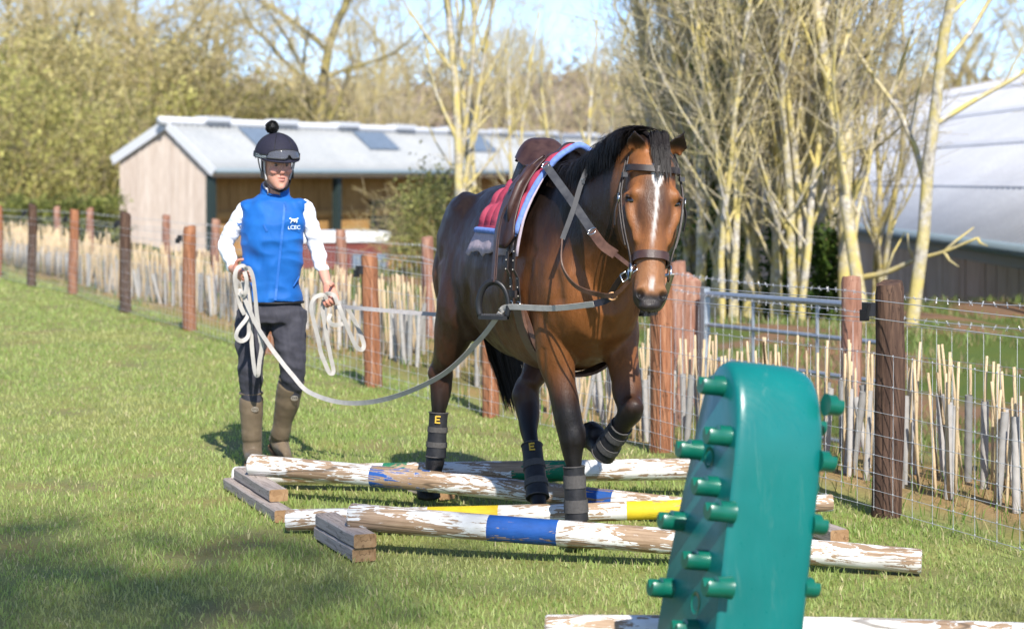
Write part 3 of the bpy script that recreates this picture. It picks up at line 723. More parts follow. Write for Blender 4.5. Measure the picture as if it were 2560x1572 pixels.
# coat: bay with black points
dark, mid, lite, blk = V3((.014, .0078, .005)), V3((.076, .027, .010)), V3((.235, .086, .023)), V3((.010, .008, .0075))
x, y, z = a[:, 0:1], a[:, 1:2], a[:, 2:3]
nz = np.array([mnoise.noise(Vector((float(p[0])*4, float(p[1])*4, float(p[2])*4)))*.5+.5 for p in a])[:, None]
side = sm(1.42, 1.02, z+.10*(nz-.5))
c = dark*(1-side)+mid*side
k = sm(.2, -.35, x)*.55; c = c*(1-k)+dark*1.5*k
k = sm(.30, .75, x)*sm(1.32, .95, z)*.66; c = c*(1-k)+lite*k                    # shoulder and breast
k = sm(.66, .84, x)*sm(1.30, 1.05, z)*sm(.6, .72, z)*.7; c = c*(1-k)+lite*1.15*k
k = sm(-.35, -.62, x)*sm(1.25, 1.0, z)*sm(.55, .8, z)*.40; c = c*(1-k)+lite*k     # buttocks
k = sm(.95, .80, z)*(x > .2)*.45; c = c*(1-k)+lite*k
nk = sm(.72, .98, x)*sm(1.20, 1.32, z); c = c*(1-nk)+(dark*1.25)*nk
k = sm(.60, .50, z)*1.0
front = (x > .2); k = np.where(front, sm(.82, .54, z), sm(.62, .40, z)); c = c*(1-k)+blk*k
hx = np.stack([(a-V3(HP)) @ V3(ha)/HLEN, (a-V3(HP)) @ V3(hw_), (a-V3(HP)) @ V3(hf)], 1)
s_, w, f = hx[:, 0:1], hx[:, 1:2], hx[:, 2:3]
inhead = sm(-.03, .03, s_)*sm(-.20, -.10, f+.12*sm(.2, .4, s_))*(x > 1.05)*(np.abs(w) < .16)
face = V3((.30, .115, .036)); facd = V3((.075, .034, .018))
fc = facd*(1-sm(.05, .16, np.abs(w)+.06*nz))+face*sm(.05, .16, np.abs(w)+.06*nz)
ck = sm(.10, .17, s_)*sm(.44, .24, s_)*sm(.075, .02, np.abs(w)+.03*(nz-.5))*.92+.55*sm(.2, .26, s_)*sm(.4, .3, s_)*np.exp(-((np.abs(w)-.062)/.012)**2); ck = np.clip(ck, 0, 1)
fc = face*(1-ck)+facd*ck
tan = V3((.36, .17, .075)); k = sm(.42, .52, s_)*.7; fc = fc*(1-k)+tan*k
k = sm(.02, -.06, f)*.55*sm(.5, .3, s_); fc = fc*(1-k)+dark*1.5*k
c = c*(1-inhead)+fc*inhead
bw = .0045+.014*sm(.195, .15, s_)*sm(.06, .11, s_)+.004*nz; cx = .004-.025*sm(.2, .5, s_)*.6      # blaze
k = sm(bw+.004, bw-.002, np.abs(w-cx))*sm(.075, .10, s_)*sm(.45, .36, s_)*(f > .02)*(.7+.3*sm(.3, .6, nz))
k = np.maximum(k, sm(.012, .006, np.abs(w+.003))*sm(.53, .56, s_)*sm(.60, .58, s_)*(f > .015)*.7)
c = c*(1-k)+V3((.80, .76, .71))*k
k = sm(.592, .618, s_+.45*np.maximum(0, np.abs(w)-.022))*(x > 1.05)*(f < .1)*(f > -.16); c = c*(1-k)+V3((.035, .028, .026))*k
k = sm(.52, .57, s_)*sm(0, -.04, f)*(x > 1.05)*(f > -.16); c = c*(1-k)+V3((.016, .013, .012))*k
for sd in (-1, 1):
    d2 = np.sum((a-V3(hd(.612, sd*.045, .018)))**2, 1)[:, None]; k = np.exp(-d2/.020**2); c = c*(1-k)+V3((.003, .0025, .0025))*k
    d2 = np.sum((a-V3(hd(.235, sd*.10, .018)))**2, 1)[:, None]; k = np.exp(-d2/.021**2)*.9; c = c*(1-k)+V3((.012, .008, .006))*k
for b, ax, fr, sdv, L in EARS:
    r = a-V3(b); q = r @ V3(ax); k = (sm(.0, .05, q)*(np.abs(r @ V3(sdv)) < .06)*(np.abs(r @ V3(fr)) < .06))[:, None]; inner = sm(-.012, .0, (r @ V3(fr)))[:, None]
    c = c*(1-k)+(V3((.018, .010, .007)))*k
c = c*(.70+.32*nz)
paint(hme, np.clip(c, 0, 1))
t = NT('bay_coat', .45, .3); hair = t.noise(55, 4, .6, t.mapped((1, 1, .25))); fine = t.noise(260, 2, .5, t.mapped((1, 1, .3)))
st_ = t.noise(34, 5, .7, t.mapped((1, 1, .22)), .5); hc = t.mix(t.ramp(hair, [(.3, (.45, .45, .45)), (.7, (0, 0, 0))]), t.attr(), t.mix(1, t.attr(), (.5, .45, .45), 'MULTIPLY'))
t.color(t.mix(t.ramp(st_, [(.5, (0, 0, 0)), (.75, (.6, .6, .6))]), hc, t.mix(1, hc, (1.7, 1.55, 1.45), 'MULTIPLY')))
t.rough(t.ramp(hair, [(.3, (.38, .38, .38)), (.7, (.58, .58, .58))])).bump(t.math('ADD', t.math('ADD', t.math('MULTIPLY', hair, .5), fine), t.math('MULTIPLY', t.noise(11, 4, .6), 1.6)), .30, .006)
put('body', hme, t.m, horse)
# eyes
M['eye'] = plain('horse_eye', (.008, .005, .004), .05, .8)
for sd in (-1, 1):
    b = MB(); b.ball(hd(.236, sd*.0835, .012), .0185, seg=14, ring=10); b.build('eye', M['eye'], horse, smooth=True)
    b = MB(); pts = [hd(.219+.004*abs(i-3), sd*(.0925+.011*math.cos((i-3)/4)), .020+(i-3)*.0068) for i in range(7)]; b.tube(pts, [.003, .0055, .0065, .007, .0065, .0055, .003], 6)
    b.build('eyelid', M['lid'] if 'lid' in M else M.setdefault('lid', plain('eyelid_skin', (.03, .017, .012), .5)), horse, smooth=True)
# hair
t = NT('black_hair', .55, .2); rr = t.noise(9, 3); t.color(t.ramp(rr, [(.3, (.006, .005, .005)), (.7, (.018, .014, .013))])); M['hair'] = t.m
def strand(mb, pts, w0, side):
    k = len(pts); v = []; side = Vector(side)
    for i, p in enumerate(pts):
        f = i/(k-1); w = w0*(1-.75*f); v += [Vector(p)-side*w, Vector(p)+side*w]
    mb.add(v, [(2*i, 2*i+1, 2*i+3, 2*i+2) for i in range(k-1)])
crest = [(.56, 0, 1.575), (.66, 0, 1.575), (.78, .008, 1.60), (.90, .02, 1.645), (1.00, .035, 1.685), (1.08, .045, 1.70), (1.145, .05, 1.69), (1.18, .055, 1.665)]
CR = bez(crest, 60); g = random.Random(4); b = MB()
b.tube([p-Vector((0, 0, .018)) for p in CR[3:]], [.010+.012*math.sin(math.pi*min(1, i/40+.08)) for i in range(len(CR)-3)], 8)
for i in range(2600):
    f = g.random()**.9*.82; p = CR[int(f*60)]+Vector((g.uniform(-.008, .008), g.uniform(-.010, .010), g.uniform(-.01, .008)))
    L = g.uniform(.08, .17)*(1 if f > .15 else .75)*(1 if f < .72 else .62); out = g.uniform(.05, .10)*(1 if g.random() < .93 else -1)
    dx = g.uniform(-.05, .03); pts = []
    for q in range(5):
        e = q/4; pts.append(p+Vector((dx*e, -out*math.sin(min(1, e*1.3)*1.57)*1.15-.02*e, .012*math.sin(e*3.1)-L*e**1.45)))
    strand(b, pts, g.uniform(.0014, .003), (g.uniform(.6, 1), g.uniform(-.3, .3), g.uniform(-.4, .4)))
b.build('mane', M['hair'], horse)
b = MB()
LOCKS = [(g.uniform(-.012, .034), g.gauss(.016, .014), g.uniform(.09, .175), g.uniform(.006, .030), g.uniform(-.012, .012)) for _ in range(17)]
for i in range(1000):
    w0, dw, L, lf, cu = LOCKS[i % 17]; L *= g.uniform(.75, 1.05); ow = g.gauss(0, .006); of = g.uniform(-.006, .006); pts = []
    rs, rf = g.uniform(-.055, -.02), g.uniform(-.07, -.03); w0 += ow
    for q in range(8):
        e = q/7; s0 = lerp(rs, rs+L/HLEN+.03, e); F = hs(max(s0, 0))[1]; base = lerp(rf, F+lf, min(1, e*2.6)**.8)
        pts.append(hd(s0-.030*math.sin(min(1, e*2.2)*3.14), w0-ow*e*.75+dw*e+cu*math.sin(e*4), base+of*(1-e)+.014*math.sin(min(1, e*1.8)*3.14)))
    strand(b, pts, g.uniform(.0009, .0020), hw_*g.uniform(.7, 1)+ha*g.uniform(-.3, .3))
b.build('forelock', M['hair'], horse)
b = MB(); dock = Vector((-.79, 0, 1.30))
for i in range(1500):
    an = g.uniform(0, 6.28); r0 = g.random()**.5; L = g.uniform(.62, .92); pts = []
    for q in range(8):
        e = q/7; rad = .025+.055*math.sin(min(1, e*1.25)*1.9)*(.8 if e < .8 else .6)
        pts.append(dock+Vector((-.05*math.sin(e*1.6)*1.6+math.cos(an)*rad*r0, .24*e**1.1+math.sin(an)*rad*r0*1.1, -L*e*(.97+.06*r0))))
    strand(b, pts, g.uniform(.0018, .004), (g.uniform(-.4, .4), 1, g.uniform(-.2, .2)))
b.tube([dock+Vector((.04, 0, .03)), dock+Vector((-.03, .02, -.06)), dock+Vector((-.06, .07, -.24)), dock+Vector((-.07, .14, -.45))], [.03, .034, .03, .01], 8)
b.build('tail', M['hair'], horse)
b = MB()
for i in range(70):
    p = hd(g.uniform(.60, .655), g.uniform(-.05, .05), g.uniform(-.10, -.01)); d = (ha*g.uniform(.4, 1)+hf*g.uniform(-.3, .5)+hw_*g.uniform(-.6, .6)).normalized()*g.uniform(.025, .05)
    strand(b, [p, p+d*.5, p+d+Vector((0, 0, -.006))], .0006, hw_)
b.build('whiskers', M['hair'], horse)
# ================================================================ tack
def leather(name, cols, rough=.42):
    t = NT(name, rough, .4); a = t.noise(18, 5, .6); b = t.noise(220, 3)
    t.color(t.ramp(a, [(.3, cols[0]), (.7, cols[1])])).bump(b, .25, .002); t.rough(t.ramp(a, [(.3, (rough-.08,)*3), (.75, (rough+.15,)*3)])); return t.m
M['saddle_brown'] = leather('saddle_leather', [(.030, .014, .012), (.066, .032, .026)], .45)
M['dark_leather'] = leather('dark_leather', [(.014, .010, .010), (.034, .021, .018)], .55)
M['brown_leather'] = leather('brown_leather', [(.06, .03, .02), (.14, .07, .045)], .5)
M['worn_strap'] = leather('worn_webbing', [(.030, .030, .034), (.075, .075, .080)], .7)
M['steel'] = plain('bit_steel', (.55, .55, .54), .25, .5, 1, .1, 40)
M['brass'] = plain('brass_fitting', (.42, .24, .12), .4, .5, .6, .2, 40)
t = NT('red_quilt', .9, .15); n = t.noise(14, 5, .6); t.color(t.ramp(n, [(.3, (.27, .028, .058)), (.7, (.42, .07, .11))])).bump(t.noise(160, 3), .4, .004); M['red'] = t.m
M['blue_trim'] = plain('blue_binding', (.14, .22, .50), .85, .15, 0, .25, 50, .5)
M['cloth'] = plain('lilac_grey_cloth', (.40, .33, .37), .95, .1, 0, .16, 60, .5)
M['web'] = plain('grey_webbing', (.41, .385, .35), .9, .1, 0, .12, 25, .3)
M['webdark'] = plain('webbing_end', (.04, .04, .055), .7, .2, 0, .2, 60, .3)

# ---- lilac grey cloth below, red quilted pad above
def sheet(name, mat, parent, u0, u1, z0, off, nu=34, nv=30, quilt=0, th=.008, ragged=0, two=True):
    for side in ((-1, 1) if two else (-1,)):
        pass
    mbs = MB(); g = random.Random(len(name))
    def fn(i, j):
        sd = -1 if j < .5 else 1; e = abs(j-.5)*2
        u = lerp(u0(e), u1(e), i)
        zb = z0(u)+ragged*(math.sin(u*31+sd)+.6*math.sin(u*67))*.5
        tm = th_at(u, zb); tt = e*tm
        o_ = off+.010*max(0, 1-abs(e)*6)
        if quilt:
            a, b = (u-.03)/.085, tt*ts(u)[0]*1.15/.085
            ed = min(1, (1-e)*14)*min(1, i*14)*min(1, (1-i)*14); o_ += ed*quilt*(abs(math.sin(math.pi*a))*abs(math.sin(math.pi*b))/1)**.55+.002*mnoise.noise(Vector((u*30, tt*12, 2)))
        else: o_ += .004*math.sin(u*40+sd)*e+.006*mnoise.noise(Vector((u*9, tt*5, 1)))*e
        o_ += max(0, u-.42)*.10*(1-e*.3)
        return ringpt(u, tt, o_, sd)
    mbs.grid(fn, nu, nv)
    me = modded(mbs, [('SOLIDIFY', dict(thickness=th, offset=-1))], name)
    return put(name, me, mat, parent), fn
cl = hroot('saddle_cloth', 'lilac grey cloth hanging out below the red saddle pad', 'saddle cloth')
sheet('cloth', M['cloth'], cl, lambda e: .055-.11*e**3, lambda e: .55+.015*e, lambda u: 1.175+(u-.2)*.02, .030, 30, 40, 0, .005, .016)
pad = hroot('saddle_pad', 'red quilted saddle pad with pale blue binding on the horse back', 'saddle pad')
_, pf = sheet('quilt', M['red'], pad, lambda e: .03-.0*e, lambda e: .555-.02*e, lambda u: 1.262, .036, 84, 108, .020, .012)
for i in (1,):
    b = MB(); b.tube([pf(i, .0+j/60*1.0) for j in range(61)], .0135 if i else .008, 8); b.build('binding', M['blue_trim'], pad, smooth=True)
for j in (0, 1):
    b = MB(); b.tube([pf(i/40, j) for i in range(41)], .0135, 8); b.build('binding', M['blue_trim'], pad, smooth=True)

# ---- saddle
sad = hroot('saddle', 'brown leather riding saddle with stirrups hanging on the horse', 'saddle')
SE = np.array([(.075, .085, 1.650, .07), (.085, .112, 1.680, .10), (.11, .124, 1.694, .12), (.15, .126, 1.678, .115), (.20, .118, 1.635, .09), (.26, .100, 1.602, .07), (.33, .078, 1.600, .065), (.40, .066, 1.622, .07), (.445, .058, 1.640, .075), (.475, .045, 1.640, .07), (.49, .02, 1.625, .05)])
def se(u): return [float(np.interp(u, SE[:, 0], SE[:, k])) for k in (1, 2, 3)]
b = MB(); rings = []
for u in np.concatenate([[.075, .08], np.linspace(.09, .475, 26), [.484, .49]]):
    w, z, d = se(u); ring = []
    for j in range(17):
        x_ = -1+j/8; ring.append(Vector((u, x_*w, z-.012*(1-x_*x_)*(1 if u < .3 else -1.2)-.85*d*abs(x_)**3.2)))
    for j in range(7):
        x_ = 1-j/3; ring.append(Vector((u+.004, x_*w*.86, z-d-.01*(1-abs(x_)))))
    rings.append(ring)
b.loft([r[::-1] for r in rings]); o = sharp(b.build('seat', M['saddle_brown'], sad), 50)
b = MB(); b.tube([Vector((se_[0]-.004 if i == 0 else se_[0], 0, 0)) for i, se_ in enumerate([])] or [Vector((.077, y_*.105, 1.645-.07*abs(y_)**3)) for y_ in np.linspace(-1, 1, 15)], .007, 6); b.build('cantle_welt', M['dark_leather'], o, smooth=True)
for sd in (-1, 1):          # panels under the seat
    b = MB(); rings = []
    for u in np.linspace(.10, .47, 12):
        w, z, d = se(u); q = ringpt(u, .30, .03, sd); q2 = ringpt(u, .46, .03, sd)
        rings.append([Vector((u, sd*.02, z-d)), Vector((u, sd*w*.85, z-d+.005)), Vector((u, q2.y*1.02, q2.z+.035)), q2, q])
    b.loft(rings); sharp(b.build('panel', M['dark_leather'], sad), 40)
def flap(name, u0, u1, zt, zbf, off, th, mat, parent, sd, bulge=0):
    b = MB()
    def fn(i, j):
        u_ = i*2-1; e = j; uu = lerp(lerp(u0[0], u0[1], e), lerp(u1[0], u1[1], e), i)
        z = lerp(zt, zbf+.05*abs(u_)**3, e)
        t_ = th_at(min(uu, .60), min(z, ts(min(uu, .6))[1]-.03)); p = ringpt(min(uu, .6), t_, off+bulge*math.exp(-((i-.78)/.12)**2)*math.exp(-((e-.42)/.35)**2)+.004*mnoise.noise(Vector((u_*2, e*3, sd))), sd)
        p.x = uu; return p
    b.grid(fn, 16, 20)
    me = modded(b, [('SOLIDIFY', dict(thickness=th, offset=0))], name); return put(name, me, mat, parent), fn
for sd in (-1, 1):
    f, ff = flap('flap', (.25, .365), (.46, .548), 1.54, 1.20, .060, .008, M['saddle_brown'], sad, sd, .014)
    flap('skirt', (.27, .31), (.43, .42), 1.56, 1.40, .071, .008, M['saddle_brown'], sad, sd)
    # knee roll
    b = MB(); b.tube([ff(.88, .12)+Vector((0, sd*.016, 0)), ff(.9, .35)+Vector((0, sd*.02, 0)), ff(.86, .58)+Vector((0, sd*.014, 0)), ff(.80, .74)], [.012, .020, .017, .006], 8); b.build('knee_roll', M['saddle_brown'], sad, smooth=True)
    # stirrup leather: doubled strap from the bar down to the iron
    T0, T1 = ringpt(.40, th_at(.40, 1.49), .080, sd), Vector((.47, sd*.345, 1.072))
    T2 = ringpt(.43, th_at(.43, 1.28), .078, sd)
    for k, dy in enumerate((0, .011)):
        b = MB(); pts = bez([T0, T0.lerp(T2, .55)+Vector((0, sd*.01, 0)), T2, T1], 20); pts = [p+Vector((.010*k, sd*dy, 0)) for p in pts]
        b.ribbon(pts, Vector((.0165, 0, 0)), .004); b.build('stirrup_leather', M['saddle_brown'], sad)
    b = MB(); pts = bez([T0+Vector((0, sd*.02, 0)), T0+Vector((-.06, sd*.025, -.05)), T0+Vector((-.125, sd*.02, -.085))], 8); b.ribbon(pts, Vector((.008, 0, .012)), .004); b.build('keeper_strap', M['dark_leather'], sad)
    # iron
    SC = Vector((.47, sd*.348, .985)); sx = Vector((-.66, -.75*1, 0)) if sd < 0 else Vector((.66, -.75, 0))
    sx = sx.normalized()
    arch = [SC+sx*x_+Vector((0, 0, z_)) for x_, z_ in ((-.058, -.055), (-.066, -.015), (-.06, .03), (-.043, .066), (-.015, .086), (.015, .086), (.043, .066), (.06, .03), (.066, -.015), (.058, -.055))]
    st = empty('stirrup', (0, 0, 0)); st.parent = sad
    b = MB(); b.tube(bez(arch, 30), [(.011, .015)]*31, 8); b.build('arch', M['black_plastic'], st, smooth=True)
    b = MB(); fw = sx.cross(Vector((0, 0, 1))); b.loft([[SC+sx*x_+fw*(w_*k)+Vector((0, 0, z_)) for k, z_ in ((-1, -.066), (1, -.066), (1, -.05), (-1, -.05))] for x_, w_ in ((-.064, .012), (-.05, .024), (0, .028), (.05, .024), (.064, .012))]); b.build('tread', M['black_plastic'], st)
    b = MB()
    for k in range(-4, 5): b.box(SC+sx*(k*.011)+Vector((0, 0, -.047)), (.006, .04, .006), math.atan2(sx.y, sx.x))
    b.build('tread_grip', M['worn_strap'], st)
    # girth straps, buckles and girth
    for k, uu in enumerate((.475, .535)):
        pts = [ringpt(uu, th_at(uu, z_), .020+(.02 if z_ > 1.1 else 0), sd) for z_ in np.linspace(1.30, .985, 10)]
        b = MB(); b.ribbon(pts, Vector((.0135, 0, 0)), .004); gs = b.build('girth_strap', M['dark_leather'], sad)
        b = MB()
        for q in pts[3:9]: b.ball(q+Vector((0, sd*.0035, 0)), .0032, seg=6, ring=4)
        b.build('strap_holes', M['web'], gs)
        b = MB(); c = ringpt(uu, th_at(uu, .985), .026, sd); b.tube([c+Vector((x_, 0, z_)) for x_, z_ in ((-.018, .014), (.018, .014), (.018, -.016), (-.018, -.016), (-.018, .014))], .0032, 6); b.build('girth_buckle', M['steel'], sad, smooth=True)
    b = MB(); c = ringpt(.505, th_at(.505, 1.03), .034, sd); b.box(c, (.10, .010, .03)); b.build('strap_loop', M['dark_leather'], sad)
b = MB(); pts = [ringpt(.505, th, .014, -1) for th in np.linspace(th_at(.505, .99), math.pi, 16)]+[ringpt(.505, th, .014, 1) for th in np.linspace(math.pi, th_at(.505, .99), 16)[1:]]
b.ribbon(pts, Vector((.05, 0, 0)), .012); sharp(b.build('girth', M['brown_leather'], sad), 40)
b = MB(); b.ribbon(bez([Vector((.50, -.235, .98)), Vector((.56, -.225, .90)), Vector((.60, -.20, .80)), Vector((.60, -.12, .73))], 14), Vector((.012, .006, 0)), .004); b.build('girth_tail', M['brown_leather'], sad)

# ---- bridle
br = hroot('bridle', 'dark leather bridle with noseband and browband on the horse head', 'bridle')
def band(name, fs, width, off, mat, j0=0, j1=1, th=.005, n=30, axis=None):
    pts = []
    for k in range(n+1):
        a = lerp(j0, j1, k/n)*2*math.pi; c, q = math.cos(a), math.sin(a); s_ = fs(c)
        w, F, B = hs(s_); c0 = (F-B)/2; hh = (F+B)/2; ex = 2/2.5
        pts.append(hd(s_, math.copysign(abs(q)**ex, q)*w+math.copysign(off, q)*min(1, abs(q)*3), c0+math.copysign(abs(c)**ex, c)*hh+math.copysign(off, c)*min(1, abs(c)*2)))
    b = MB(); b.ribbon(pts, (ha if axis is None else axis)*width/2, th); return sharp(b.build(name, mat, br), 40)
band('noseband', lambda c: .455, .031, .007, M['saddle_brown'])
for d in (-.013, 0, .013): band('browband', lambda c, d=d: .118+d*.55-.03*(1-max(c, 0)), .011, .012, M['dark_leather'], -.24, .24, .010)
for sd in (-1, 1):
    P_ = bez([hd(.0, sd*.085, -.055), hd(.08, sd*.102, -.035), hd(.20, sd*.121, -.03), hd(.33, sd*.108, -.02), hd(.44, sd*.082, -.02), hd(.485, sd*.074, -.03)], 18)
    b = MB(); b.ribbon(P_, hf*.0085, .004); b.build('cheekpiece', M['dark_leather'], br)
    b = MB(); b.ribbon([p+hw_*sd*.006-hf*.015 for p in P_[:14]], hf*.006, .004); b.build('throat_strap', M['dark_leather'], br)
    b = MB(); c = hd(.215, sd*.129, -.032); b.tube([c+ha*x_+hf*z_ for x_, z_ in ((-.016, .011), (.016, .011), (.016, -.011), (-.016, -.011), (-.016, .011))], .003, 6); b.tube([c-ha*.016, c+ha*.016], .0022, 5); b.build('buckle', M['steel'], br, smooth=True)
    for k in range(2):
        b = MB(); b.ribbon(bez([c-hf*.008*k, c+ha*.05-hf*(.012+.012*k)+hw_*sd*.01, c+ha*.10-hf*(.03+.012*k)+hw_*sd*.006], 6), hf*.006, .003); b.build('strap_end', M['dark_leather'], br)
    b = MB(); c = hd(.505, sd*.076, -.028); b.tube([c+ha*(math.cos(a)*.030)+hf*(math.sin(a)*.030) for a in np.linspace(0, 2*math.pi, 21)], .0045, 8); b.build('bit_ring', M['steel'], br, smooth=True)
    b = MB(); c = hd(.125, sd*.112, -.012); b.box(c, (.016, .02, .018)); b.build('keeper', M['worn_strap'], br)
b = MB(); b.ribbon(bez([hd(.0, -.085, -.055), hd(-.035, -.055, -.07), hd(-.05, 0, -.075), hd(-.035, .055, -.07), hd(.0, .085, -.055)], 14), hf*.013, .005); b.build('headpiece', M['dark_leather'], br)
b = MB(); b.tube([hd(.51, -.07, -.028), hd(.525, 0, -.02), hd(.51, .07, -.028)], .007, 8); b.build('mouthpiece', M['steel'], br, smooth=True)

# ---- side straps from the saddle to the bit, thin rein looped on the neck
def world_strap(name, pts, half, th, mat, parent, n=24):
    b = MB(); b.ribbon(bez(pts, n), half, th); return b.build(name, mat, parent)
strap = hroot('side_strap', 'dark strap running from the saddle pommel to the bit', 'strap')
A0, A1, A2, A3 = hl(1312, 397, 8.22), hl(1372, 480, 7.98), hl(1424, 556, 7.78), hl(1450, 590, 7.72)
A4, A5 = hl(1480, 612, 7.66), hl(1524, 646, 7.55)
hv = Vector((-.3, 0, .95)).normalized()
def fwd_half(k): return Vector((.0, -.25, -.55)).normalized().cross(Vector((0, 0, 1)))
cd_ = Vector((.93, -.36, 0))       # towards the viewer side, used to lay straps flat
def flatside(p, q, w): t_ = (q-p).normalized(); return t_.cross(cd_).normalized()*w
world_strap('strap', [A0, A1, A2, A3], flatside(A0, A3, .0165), .004, M['worn_strap'], strap)
world_strap('elastic', [A2+cd_*.008, A3+cd_*.008, A4], flatside(A2, A4, .019), .005, M['brown_leather'], strap)
world_strap('tip', [A4, A4.lerp(A5, .5), A5], flatside(A4, A5, .008), .004, M['brown_leather'], strap)
b = MB()
for c in (A0, A2+cd_*.006, A5): b.tube([c+Vector((0, .0, 0))+flatside(A0, A3, .018)*math.cos(a)+(A3-A0).normalized()*.016*math.sin(a) for a in np.linspace(0, 2*math.pi, 15)], .0032, 6)
b.build('clip', M['steel'], strap, smooth=True)
rein = hroot('neck_rein', 'thin leather rein looped round the horse neck to the bit', 'rein')
Rp = [hl(1422, 385, 7.98), hl(1398, 440, 7.93), hl(1378, 505, 7.88), hl(1352, 575, 7.86), hl(1352, 640, 7.82), hl(1385, 688, 7.76), hl(1440, 708, 7.68), hl(1482, 706, 7.60), hl(1530, 655, 7.54)]
world_strap('strap', Rp[:4], flatside(Rp[0], Rp[3], .010), .004, M['worn_strap'], rein, 18)
world_strap('rein', Rp[3:], Vector((.004, -.002, .009)), .005, M['brown_leather'], rein, 30)
b = MB(); c = hl(1401, 436, 7.93); b.box(c, (.018, .010, .02)); b.build('buckle', M['steel'], rein)

# ---- leg boots
BL = plain('boot_neoprene', (.018, .018, .020), .6, .3, 0, .35, 45, .4); BG = plain('boot_strap', (.075, .07, .066), .85, .15, 0, .2, 90, .4); BY = plain('boot_letter', (.55, .36, .05), .7, .2)
def legboot(label, k, f, t0, t1, r0, r1, letter=None, bands=(), shell=False):
    e = hroot('leg_boot', label, 'leg boot', 'protective boots on the horse legs'); d = (f-k); L = d.length; d.normalize()
    P0, P1 = k+d*L*t0, k+d*L*t1; b = MB(); pts = [P0.lerp(P1, i/10) for i in range(11)]
    rad = [lerp(r0, r1, (i/10)**1.6)*(1+(.06 if i in (0,) else 0)) for i in range(11)]
    b.tube(pts, [(r, r*1.12) for r in rad], 18, cap=True, up=(1, .2, .3)); o = sharp(b.build('shell', BL, e), 50)
    for fr in (0, 1):
        b = MB(); c = pts[0 if fr == 0 else -1]; rr = rad[0 if fr == 0 else -1]; q = d.orthogonal().normalized(); q2 = d.cross(q)
        b.tube([c+q*math.cos(a)*rr*1.0+q2*math.sin(a)*rr*1.08 for a in np.linspace(0, 2*math.pi, 19)], .0032, 6); b.build('rim', BG, o, smooth=True)
    for (c0, c1) in bands:
        b = MB(); pp_ = [P0.lerp(P1, lerp(c0, c1, i/4)) for i in range(5)]; b.tube(pp_, [(lerp(r0, r1, lerp(c0, c1, i/4)**1.6)*1.09, lerp(r0, r1, lerp(c0, c1, i/4)**1.6)*1.2) for i in range(5)], 18, up=(1, .2, .3)); sharp(b.build('strap', BG, o), 50)
    if letter:
        v = HI.to_3x3() @ Vector((0, -1, .06)); v = (v-d*v.dot(d)).normalized(); s2 = d.cross(v).normalized()
        s2 = s2 if (HM.to_3x3() @ s2).x > 0 else -s2
        c = P0.lerp(P1, letter)+v*(lerp(r0, r1, letter)*1.16+.002); b = MB(); Rm = Matrix((s2, -d, v)).transposed()
        for x_, z_, w_, h_ in ((-.010, 0, .006, .034), (.002, .0145, .02, .006), (.001, 0, .016, .006), (.002, -.0145, .02, .006)): b.box(c+s2*x_-d*z_, (w_, h_, .005), M=Rm)
        b.build('letter', BY, o)
    return e
legboot('black boot with two grey straps on the foreleg standing between the poles', RFk, RFf, .36, 1.06, .041, .047, None, ((.16, .40), (.62, .86)))
legboot('dark glossy boot on the lifted folded foreleg', LFk, LFf, .34, 1.02, .042, .049, None, ((.2, .36), (.6, .76)))
legboot('grey black boot lettered E on the trailing hind leg', RHk, RHf, .42, .93, .042, .047, .14, ((.32, .44), (.66, .78)))
legboot('black boot lettered E on the hind leg nearest the front legs', LHk, LHf, .50, 1.02, .043, .049, .12, ((.34, .46), (.68, .8)))
# ================================================================ person walking behind with long reins
PY = 10.2; PL = at(648, 1133, PY); PL.z = 0
def pq(xd, yd, d=0.0): return at(xd, yd, PY+d)-PL
person = empty('person', PL, 0, 'person in blue gilet, white sleeves and riding helmet walking behind the horse', 'person')
PXM = FPX/PY/S          # survey pixels per metre at the person
def tubeto(mb_, pts, rad, n=14, k=5):
    P = bez(pts, (len(pts)-1)*k); r2 = []
    for i in range(len(P)):
        t_ = i/k; a = min(int(t_), len(rad)-2); t_ -= a
        A = rad[a] if hasattr(rad[a], '__len__') else (rad[a],)*2; B = rad[a+1] if hasattr(rad[a+1], '__len__') else (rad[a+1],)*2
        r2.append((lerp(A[0], B[0], t_), lerp(A[1], B[1], t_)))
    t0 = (P[0]-P[1]).normalized(); t1 = (P[-1]-P[-2]).normalized()
    P = [P[0]+t0*min(r2[0])*.5]+P+[P[-1]+t1*min(r2[-1])*.5]; r2 = [(r2[0][0]*.6, r2[0][1]*.6)]+r2+[(r2[-1][0]*.6, r2[-1][1]*.6)]
    mb_.tube(P, r2, n)
def oval(mb_, rows, d0=0.0, n=28, ex=2.3):
    rings = []
    for (yd, xc, hwp, hd_, dd) in rows:
        c = pq(xc, yd, d0+dd); w = hwp/PXM
        rings.append([c+Vector((math.copysign(abs(math.cos(a))**(2/ex), math.cos(a))*w, math.copysign(abs(math.sin(a))**(2/ex), math.sin(a))*hd_, 0)) for a in [2*math.pi*j/n for j in range(n)]])
    mb_.loft([r[::-1] for r in rings])
